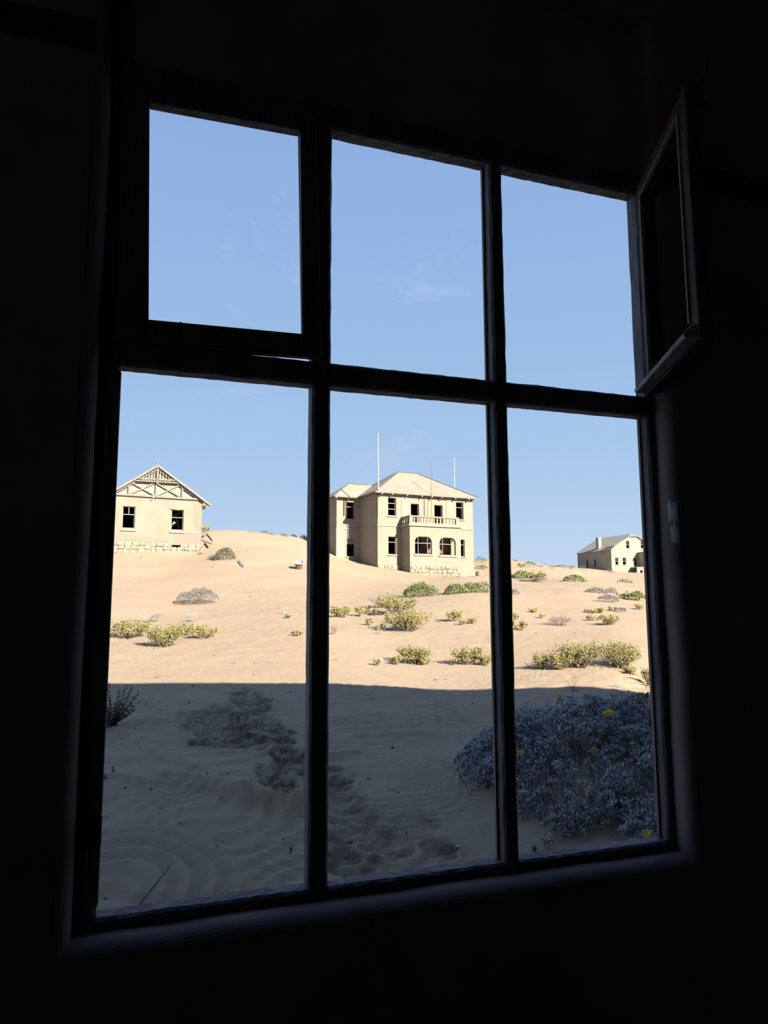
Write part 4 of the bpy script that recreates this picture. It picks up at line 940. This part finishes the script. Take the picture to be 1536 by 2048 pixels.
# dry grass
def grass(px, py, blades, label, name='grass_tuft', seed=1, m=M_dry, r0=.004):
    q, d = hit(px, py); o = empty(name, tuple(q)); tag(o, label, 'grass', 'dry grass tufts'); r_ = random.Random(seed)
    for dx, h_, bend in blades:
        w_ = dx/F*d; hh = h_/F*d
        pts = []
        for k in range(7):
            t = k/6; pts.append((w_*t**1.3*(1)+r_.uniform(-.004, .004), r_.uniform(-.03, .03), hh*(t-(bend)*t*t*t)-.01))
        MB().tube(pts, [r0*(1-.7*k/6) for k in range(7)], 4, caps=False).build('blade', m, o, fix=False)
grass(312, 1357, [(-12, 12, .1), (-5, 16, .1), (8, 16, .1), (22, 26, .3), (40, 26, .5), (68, 22, 1.0), (-18, 6, .2), (14, 20, .3), (4, 10, .1)], 'bent dry grass tuft at the shadow edge near the left jamb', seed=3)
grass(1146, 1384, [(-22, 30, .2), (-14, 22, .1), (-8, 18, .1), (0, 42, .1), (6, 26, .1), (14, 30, .2), (24, 40, .3), (34, 22, .4), (60, 18, .9), (46, 12, .6), (-4, 12, 0), (10, 14, .2), (-18, 12, .2)], 'thin dry grass tuft at the shadow edge behind the big grey bush', seed=4)
for k, (px, py, sp, lab) in enumerate(((545, 1324, 40, 'sparse dead grass on sunlit sand left of the first mullion'), (672, 1320, 24, 'sparse dead grass close right of the first mullion'), (745, 1319, 30, 'sparse dead grass left of the small lone plant'), (470, 1326, 18, 'few dead grass stalks on sunlit sand above the trampled hollows'))):
    r_ = random.Random(40+k); grass(px, py, [(r_.uniform(-sp, sp), r_.uniform(6, 36), r_.uniform(0, .6)) for _ in range(9)], lab, seed=60+k, m=M_drypale, r0=.0028)

ALB = 1.0
# dark twiggy plant by the left jamb
def dark_plant():
    q, d = hit(225, 1460); o = empty('dark_shrub', tuple(q)); tag(o, 'dark leafy shrub in the shade beside the left jamb', 'shrub')
    m = leafmat('dark_bronze_leaves', (.05, .045, .03), (.16, .11, .07), (.10, .08, .05)); rs = np.random.RandomState(8); st = MB(); P = []; Dr = []
    pxm = d/F
    for k, (ex, ey) in enumerate(((-6, 60), (16, 56), (28, 52), (34, 42), (-16, 50), (2, 34), (26, 34), (-12, 84), (10, 72), (22, 78), (34, 74), (46, 62), (48, 46), (40, 34), (-30, 60), (-44, 90), (-60, 70), (4, 48), (20, 40), (-24, 96), (30, 24), (-40, 40), (12, 20), (-70, 40))):
        p0 = np.array([rs.randn()*.04-.02, rs.randn()*.05, -.02]); p2 = np.array([ex*pxm, rs.randn()*.18, ey*pxm]); p1 = np.array([p2[0]*.35, p2[1]*.4, p2[2]*.35])
        f = lambda t: (1-t)**2*p0+2*t*(1-t)*p1+t*t*p2
        st.tube([tuple(f(t)) for t in (0, .25, .5, .75, 1)], [.006, .005, .004, .003, .002], 4, caps=False)
        for j in range(42):
            t = .12+.88*j/41; P.append(f(t)+rs.randn(3)*.006); a = j*2.4; Dr.append((math.cos(a), math.sin(a), .55))
    st.build('stems', mat('dark_stems', (.07, .05, .035), (.10, .075, .055), 8), o, fix=False)
    n = len(P); ll = .030+.022*rs.rand(n); leaf_cloud('foliage', P, Dr, ll, ll*.6, rs.rand(n), m, o, flat=.3)
dark_plant()

# big grey-blue bush with yellow flowers
def big_bush():
    o = empty('flowering_bush', (BC[0], BC[1], land1(BC[0], BC[1]))); tag(o, 'big silver-grey bush with yellow flowers in the shade below the right-hand light', 'bush')
    base = Vector(o.location); rs = np.random.RandomState(21)
    P = []; Dr = []; LL = []; TT = []; st = MB(); heads = []
    def cluster(cx, cy, rad, hgt, n):
        ct = rs.rand()
        for _ in range(n):
            a = rs.rand()*2*math.pi; r_ = math.sqrt(rs.rand())*rad; x = cx+math.cos(a)*r_; y = cy+math.sin(a)*r_
            g_ = surf(x, y); hz = g_+hgt*(1-.75*(r_/rad)**2)*(.75+.35*rs.rand())+.03
            tip = np.array([x, y, hz]); out = np.array([x-cx, y-cy, .55*rad+.06]); out /= np.linalg.norm(out); out += rs.randn(3)*.25; out /= np.linalg.norm(out)
            root = np.array([cx+(x-cx)*.35, cy+(y-cy)*.35, land1(cx, cy)-.02]); 
            if rs.rand() < .45: st.tube([tuple(root), tuple((root+tip)/2-out*.01), tuple(tip)], [.005, .004, .003], 3, caps=False)
            nl = rs.randint(7, 12); s1 = np.cross(out, rs.randn(3)); s1 /= np.linalg.norm(s1); s2 = np.cross(out, s1)
            for k in range(nl):
                an = 2*math.pi*k/nl*1.6+rs.rand()*.5; op = .35+.75*rs.rand(); d_ = out*(1.1-.45*op)+(s1*math.cos(an)+s2*math.sin(an))*op
                P.append(tip-out*.03*rs.rand()+d_*.004); Dr.append(d_); LL.append(.034+.028*rs.rand()); TT.append(.30+.5*rs.rand()+.25*(ct-.5)+.12*rs.randn())
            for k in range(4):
                f = rs.rand(); q = root*(1-f)*.5+tip*(1-(1-f)*.5); d_ = rs.randn(3)*.6+out*.6; P.append(q); Dr.append(d_); LL.append(.022+.02*rs.rand()); TT.append(.15+.25*rs.rand())  # inner leaves tinted darker, painting the shade inside the bush
            heads.append((tip, out))
    cnt = 0
    for _ in range(6000):
        u = rs.uniform(-1, 1); v = rs.uniform(-1, 1)
        if u*u+v*v > 1: continue
        x = BC[0]+.38+u*1.70; y = BC[1]-.10+v*2.10
        nzv = fbm(np.array([x*1.5+4]), np.array([y*1.5+8]), 2)[0]
        if nzv < .30: continue
        edge = 1-(u*u+v*v)
        cluster(x, y, .12+.10*rs.rand(), .10+.24*min(1, edge*2.2)*(.6+.5*rs.rand()), 13)
        cnt += 1
        if cnt > 470: break
    # an outlying lobe on the left
    for px, py in ((945, 1560), (960, 1530), (975, 1500), (985, 1560), (1000, 1580), (990, 1480), (965, 1560), (1005, 1530)):
        q, d = hit(px, py+18); cluster(q[0], q[1], .15, .14+.08*rs.rand(), 13)
    for px, py in ((1095, 1690), (1120, 1655), (1080, 1640)):
        q, d = hit(px, py+8); cluster(q[0], q[1], .06, .07, 5)
    n = len(P); P = np.array(P)-np.array(base); LL = np.array(LL)
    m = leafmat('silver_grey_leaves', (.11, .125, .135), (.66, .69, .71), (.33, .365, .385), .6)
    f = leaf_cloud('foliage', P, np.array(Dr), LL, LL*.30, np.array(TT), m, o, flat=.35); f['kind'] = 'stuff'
    s_ = st.build('stems', mat('grey_stems', (.14, .12, .10), (.22, .19, .16), 9), o, fix=False); s_.location = -base; s_['kind'] = 'stuff'
    # flowers
    fl = MB(); k0 = 8
    for ring, (r_, h_) in enumerate(((.020, .006), (.012, .014))):
        for k in range(k0):
            a = 2*math.pi*(k+.5*ring)/k0; c, s = math.cos(a), math.sin(a); fl.add([(.003*c, .003*s, 0), (r_*c-.006*s, r_*s+.006*c, h_), (r_*1.25*c, r_*1.25*s, h_*.8), (r_*c+.006*s, r_*s-.006*c, h_)], [(0, 1, 2, 3)])
    me = fl.mesh('flower', fix=False); me.materials.append(mat('yellow_petals', (.72, .46, .02), (.80, .56, .04), 30, .7))
    from mathutils import Quaternion
    H_ = np.array([h[0] for h in heads]); V = H_-CP; px = 768+F*(V@rt)/(V@fw); py = 1024-F*(V@up)/(V@fw)
    for tx, ty, sc in ((1216, 1433, 1.9), (1201, 1444, 1.3), (1196, 1471, 1.0), (1195, 1508, 1.1), (1219, 1535, 1.4), (1252, 1583, 1.7), (1163, 1588, 1.0), (1037, 1517, 1.2), (1113, 1387, 1.2), (1298, 1672, 1.1), (1168, 1445, .8), (1120, 1482, .8), (1245, 1410, .9)):
        sc_ = (px-tx)**2+(py-ty)**2+((V@fw)-6)*40; i = int(np.argmin(sc_)); t_, od = heads[i]
        od = od+np.array([-.1, -.5, .3]); od /= np.linalg.norm(od)
        sc *= 1.3; link_mesh('flower', me, None, o, Vector(t_+od*.03)-base, Vector(od).to_track_quat('Z', 'Y').to_euler(), (sc, sc, sc))
    return
big_bush()

# dark green succulents behind the big bush, little sprouts in the sand
M_dsucc = leafmat('deep_green_leaves', (.035, .055, .03), (.16, .19, .08), (.08, .11, .05))
def rosette(px, py, wpx, hpx, n, label, seed, m=M_dsucc, group=None, name='leafy_plant', dd=None):
    q, d = hit(px, py) if dd is None else (at(px, py, dd), dd)
    q[2] = surf(q[0], q[1]); o = empty(name, tuple(q)); tag(o, label, 'plant', group); rs = np.random.RandomState(seed); w_ = wpx/F*d; h_ = hpx/F*d
    x = rs.randn(n)*w_*.22; y = rs.randn(n)*w_*.22; z = np.abs(rs.rand(n))*h_*.85*(1-.4*np.abs(x)/w_)
    ll = np.clip(h_*.22, .02, .08)*(.7+.6*rs.rand(n)); st = MB()
    for k in range(6): st.tube([(0, 0, -.02), (x[k]*.6, y[k]*.6, h_*.4), (x[k], y[k], h_*.8)], [.006, .005, .003], 4, caps=False)
    st.build('stems', M_stem, o, fix=False)
    leaf_cloud('foliage', np.c_[x, y, z], np.c_[x*4, y*4, np.full(n, .5)]+rs.randn(n, 3)*.35, ll, ll*.42, rs.rand(n), m, o)
rosette(1288, 1428, 44, 44, 130, 'dark green succulent shaded behind the big grey bush at the right jamb', 2)
rosette(1258, 1412, 22, 16, 40, 'small dark green succulent left of the larger one behind the big bush', 3)
rosette(1276, 1398, 12, 10, 20, 'tiny dark green plant at the shadow edge behind the big bush', 4)
rosette(1302, 1376, 16, 26, 50, 'green succulent in the sun cut by the right jamb at the shadow edge', 5, M_green)
for k, (px, py, w_, lab) in enumerate(((207, 1562, 16, 'tiny silver sprout on shaded sand at the left jamb'), (226, 1553, 12, 'tiny silver sprout just right of another at the left jamb'), (581, 1712, 12, 'tiny grey sprout on shaded sand left of the first mullion'), (1070, 1706, 16, 'small silver sprout in front of the big grey bush'))):
    rosette(px, py, w_, 14, 22, lab, 30+k, MATS['silver_grey_leaves'], 'sprouts in the shaded sand', 'sprout')

# a stick lying in the sand and pebbles
a, da = hit(284, 1808); b, db = hit(346, 1747)
pts = [a*(1-t)+b*t+np.array([0, 0, .012+.02*t+.004*math.sin(9*t)]) for t in np.linspace(-.15, 1, 9)]
pts = [np.array([p[0], p[1], max(p[2], surf(p[0], p[1])+.004)]) for p in pts]
o = MB().tube([tuple(p) for p in pts], [.0045, .0045, .004, .004, .0035, .003, .003, .0025, .002], 6).build('stick', mat('dark_stick', (.05, .035, .025), (.08, .055, .04), 8))
tag(o, 'thin dark stick on the shaded sand below the left-hand light', 'stick')
PEB = []
for k in range(4):
    r_ = random.Random(300+k); bm = bmesh.new(); bmesh.ops.create_icosphere(bm, subdivisions=1, radius=1)
    for v in bm.verts: v.co *= .75+.45*r_.random(); v.co.z *= .7
    me = bpy.data.meshes.new('pebble'); bm.to_mesh(me); bm.free(); me.materials.append(mat('dark_pebble', (.05, .045, .045), (.11, .095, .085), 30, .9)); PEB.append(me)
PB = [(250, 1579, 3), (302, 1580, 3.2), (363, 1643, 3), (360, 1659, 2.4), (319, 1628, 2), (379, 1411, 2.6), (270, 1466, 2.2), (243, 1483, 2.6), (414, 1560, 3), (456, 1559, 2.2), (502, 1567, 2), (518, 1543, 2.2), (508, 1584, 3), (441, 1598, 2.4), (602, 1641, 2), (432, 1696, 3), (280, 1503, 2), (547, 1494, 2.4), (539, 1398, 2), (581, 1384, 2.2), (387, 1373, 2.4), (200, 1769, 3), (211, 1799, 3), (329, 1588, 2), (291, 1415, 2.4), (566, 1684, 2.6), (737, 1561, 3), (695, 1570, 2.4), (797, 1592, 3), (785, 1499, 3), (921, 1487, 2), (770, 1430, 2), (860, 1647, 2.6), (923, 1625, 2), (777, 1670, 3.4), (813, 1673, 2.6), (701, 1684, 4.5), (736, 1390, 2), (747, 1397, 2), (945, 1407, 2.2), (706, 1555, 2), (733, 1597, 2.2)]
for k, (px, py, s_) in enumerate(PB):
    q, d = hit(px, py); r0 = s_/F*d*.95; o = link_mesh('pebble', PEB[k % 4], None, None, (q[0], q[1], q[2]+r0*.35), (0, 0, k*1.3), (r0*1.3, r0, r0)); tag(o, 'small dark pebble on the shaded sand below the window', 'pebble', 'pebbles on the shaded sand')
for k, (px, py, s_) in enumerate(((501, 1191, 2), (524, 1219, 1.6), (428, 1312, 2.4), (308, 1298, 1.8), (508, 1327, 2.2), (508, 1351, 2.4), (871, 1361, 3), (892, 1360, 1.8), (958, 1254, 1.6), (1072, 1265, 1.8), (1150, 1265, 1.6), (732, 1156, 1.6), (1207, 1153, 1.6), (425, 1136, 1.6), (495, 1108, 1.8), (282, 1117, 1.8), (320, 1117, 1.6))):
    q, d = hit(px, py); r0 = s_/F*d*.9; o = link_mesh('pebble', PEB[k % 4], None, None, (q[0], q[1], q[2]+r0*.3), (0, 0, k*2.1), (r0*1.5, r0, r0*.8)); tag(o, 'small dark stone lying on the sunlit sand slope', 'pebble', 'stones on the sunlit sand')
q, d = hit(916, 1704); o = link_mesh('shell_shard', PEB[1].copy(), None, None, (q[0], q[1], q[2]+.012), (0, 0, .4), (.032, .016, .014)); o.data.materials[0] = mat('pale_shard', (.35, .34, .33), (.45, .44, .42), 20); tag(o, 'pale flat stone on the dark trampled sand near the second mullion', 'stone')

ALB = .54
# ------------------------------------------------------------------ tub, planks, barrel, crest rocks
def tub():
    q, d = hit(598, 1140)
    o = empty('bathtub', (q[0], q[1], q[2]+.34), R(12)); tag(o, 'old white enamel bathtub with rusty underside tipped in the sand', 'bathtub'); o.rotation_euler = (R(19), 0, R(-16)); o.scale = (.8, .8, .8)
    def shell(w0, w1, l0, l1, z0, z1, n=20):
        ring = lambda w_, l_, z_: [(w_*abs(math.cos(a))**.6*(1 if math.cos(a) > 0 else -1), l_*abs(math.sin(a))**.6*(1 if math.sin(a) > 0 else -1), z_) for a in [2*math.pi*k/n for k in range(n)]]
        return ring(w0, l0, z0), ring(w1, l1, z1), n
    a, b, n = shell(.25, .36, .42, .56, -.34, .18); m_ = MB().add(a+b, [tuple(range(n))[::-1]]+[(k, (k+1) % n, n+(k+1) % n, n+k) for k in range(n)]); m_.build('body', M_rust, o)
    a2, b2, n = shell(.21, .33, .38, .53, -.29, .18); MB().add(a2+b2, [tuple(range(n))]+[(k, (k+1) % n, n+(k+1) % n, n+k) for k in range(n)]).build('basin', mat('white_enamel', (.60, .60, .58), (.66, .66, .64), 5, .35, spec=.5), o)
    c, e, n = shell(.41, .33, .61, .53, .19, .20); f = [(x, y, .14) for x, y, z in c]
    MB().add(c+e+f, [(k, (k+1) % n, n+(k+1) % n, n+k) for k in range(n)]+[(k, (k+1) % n, 2*n+(k+1) % n, 2*n+k) for k in range(n)]).build('rim', MATS['white_enamel'], o)
tub()
c1 = lambda x, y: (210+x/3.657, 900+y/3.657)
for k, (a, b, w_, lab) in enumerate((((745, 628), (787, 683), .14, 'grey plank standing aslant in the dune by the gabled house'), ((700, 676), (786, 710), .10, 'long thin plank lying down the dune from the house corner'), ((975, 828), (1015, 862), .12, 'short plank on the sand below the spiky olive bush'), ((678, 771), (710, 772), .16, 'dark board lying flat in front of the stone base corner'), ((712, 655), (722, 645), .22, 'small dark scrap of wood against the gabled house corner'), ((728, 705), (755, 735), .14, 'short dark board leaning at the right of the stone base'))):
    A, d1 = hit(*c1(*a)); B, d2 = hit(*c1(*b)); 
    if abs(d1-d2) > 6: B = at(*c1(*b), d1)
    o = MB().bar(tuple(A+np.array([0, 0, .10])), tuple(B+np.array([0, 0, .08])), w_*.6, .05, (0, 0, 1)).build('plank', M_timber if k in (0, 1, 2) else M_dark); tag(o, lab, 'plank', 'loose planks by the gabled house')
q, d = hit(958, 1153)
o = empty('rusty_drum', (q[0], q[1], q[2]-.05), 0); tag(o, 'rusty upright drum on the sand by the steps of the two-storey house', 'drum')
dr = MB(); pr = [(.30, 0), (.30, .12), (.315, .14), (.30, .16), (.30, .28), (.315, .30), (.30, .32), (.29, .46), (.25, .47), (.25, .43)]
n_ = 14; dr.add([(r_*math.cos(2*math.pi*k/n_), r_*math.sin(2*math.pi*k/n_), z) for r_, z in pr for k in range(n_)], [(i*n_+k, i*n_+(k+1) % n_, (i+1)*n_+(k+1) % n_, (i+1)*n_+k) for i in range(len(pr)-1) for k in range(n_)]+[tuple((len(pr)-1)*n_+k for k in range(n_))]); dr.build('drum_body', mat('pale_rust', (.34, .25, .185), (.40, .31, .235), 5, .9), o)
for k, (px, py, s_, lab) in enumerate(((1081, 1132, 5, 'grey rock on the ridge right of the second mullion'), (1091, 1128, 4, 'dark rock on the skyline of the right-hand ridge'), (1114, 1131, 5, 'long pale rock on the skyline left of the skyline shrubs'), (1033, 1119, 5, 'brown rock on the ridge top beside the second mullion'), (502, 1064, 4, 'flat grey rock on the dune crest, leftmost there'), (545, 1069, 5, 'flat pale rock on the dune crest right of the dark low bush'), (940, 1155, 3, 'stone at the foot of the porch steps'), (948, 1157, 2.5, 'smaller stone in front of the steps near the drum'))):
    q, d = hit(px, py+1); r0 = s_/F*d; me = PEB[k % 4].copy(); me.materials.clear(); o = link_mesh('rock', me, mat('ridge_rock', (.20, .17, .14), (.28, .24, .20), 4, .9), None, (q[0], q[1], q[2]+r0*.1), (0, 0, k), (r0*1.7, r0, r0*.7)); tag(o, lab, 'rock', 'rocks on the sand ridges')
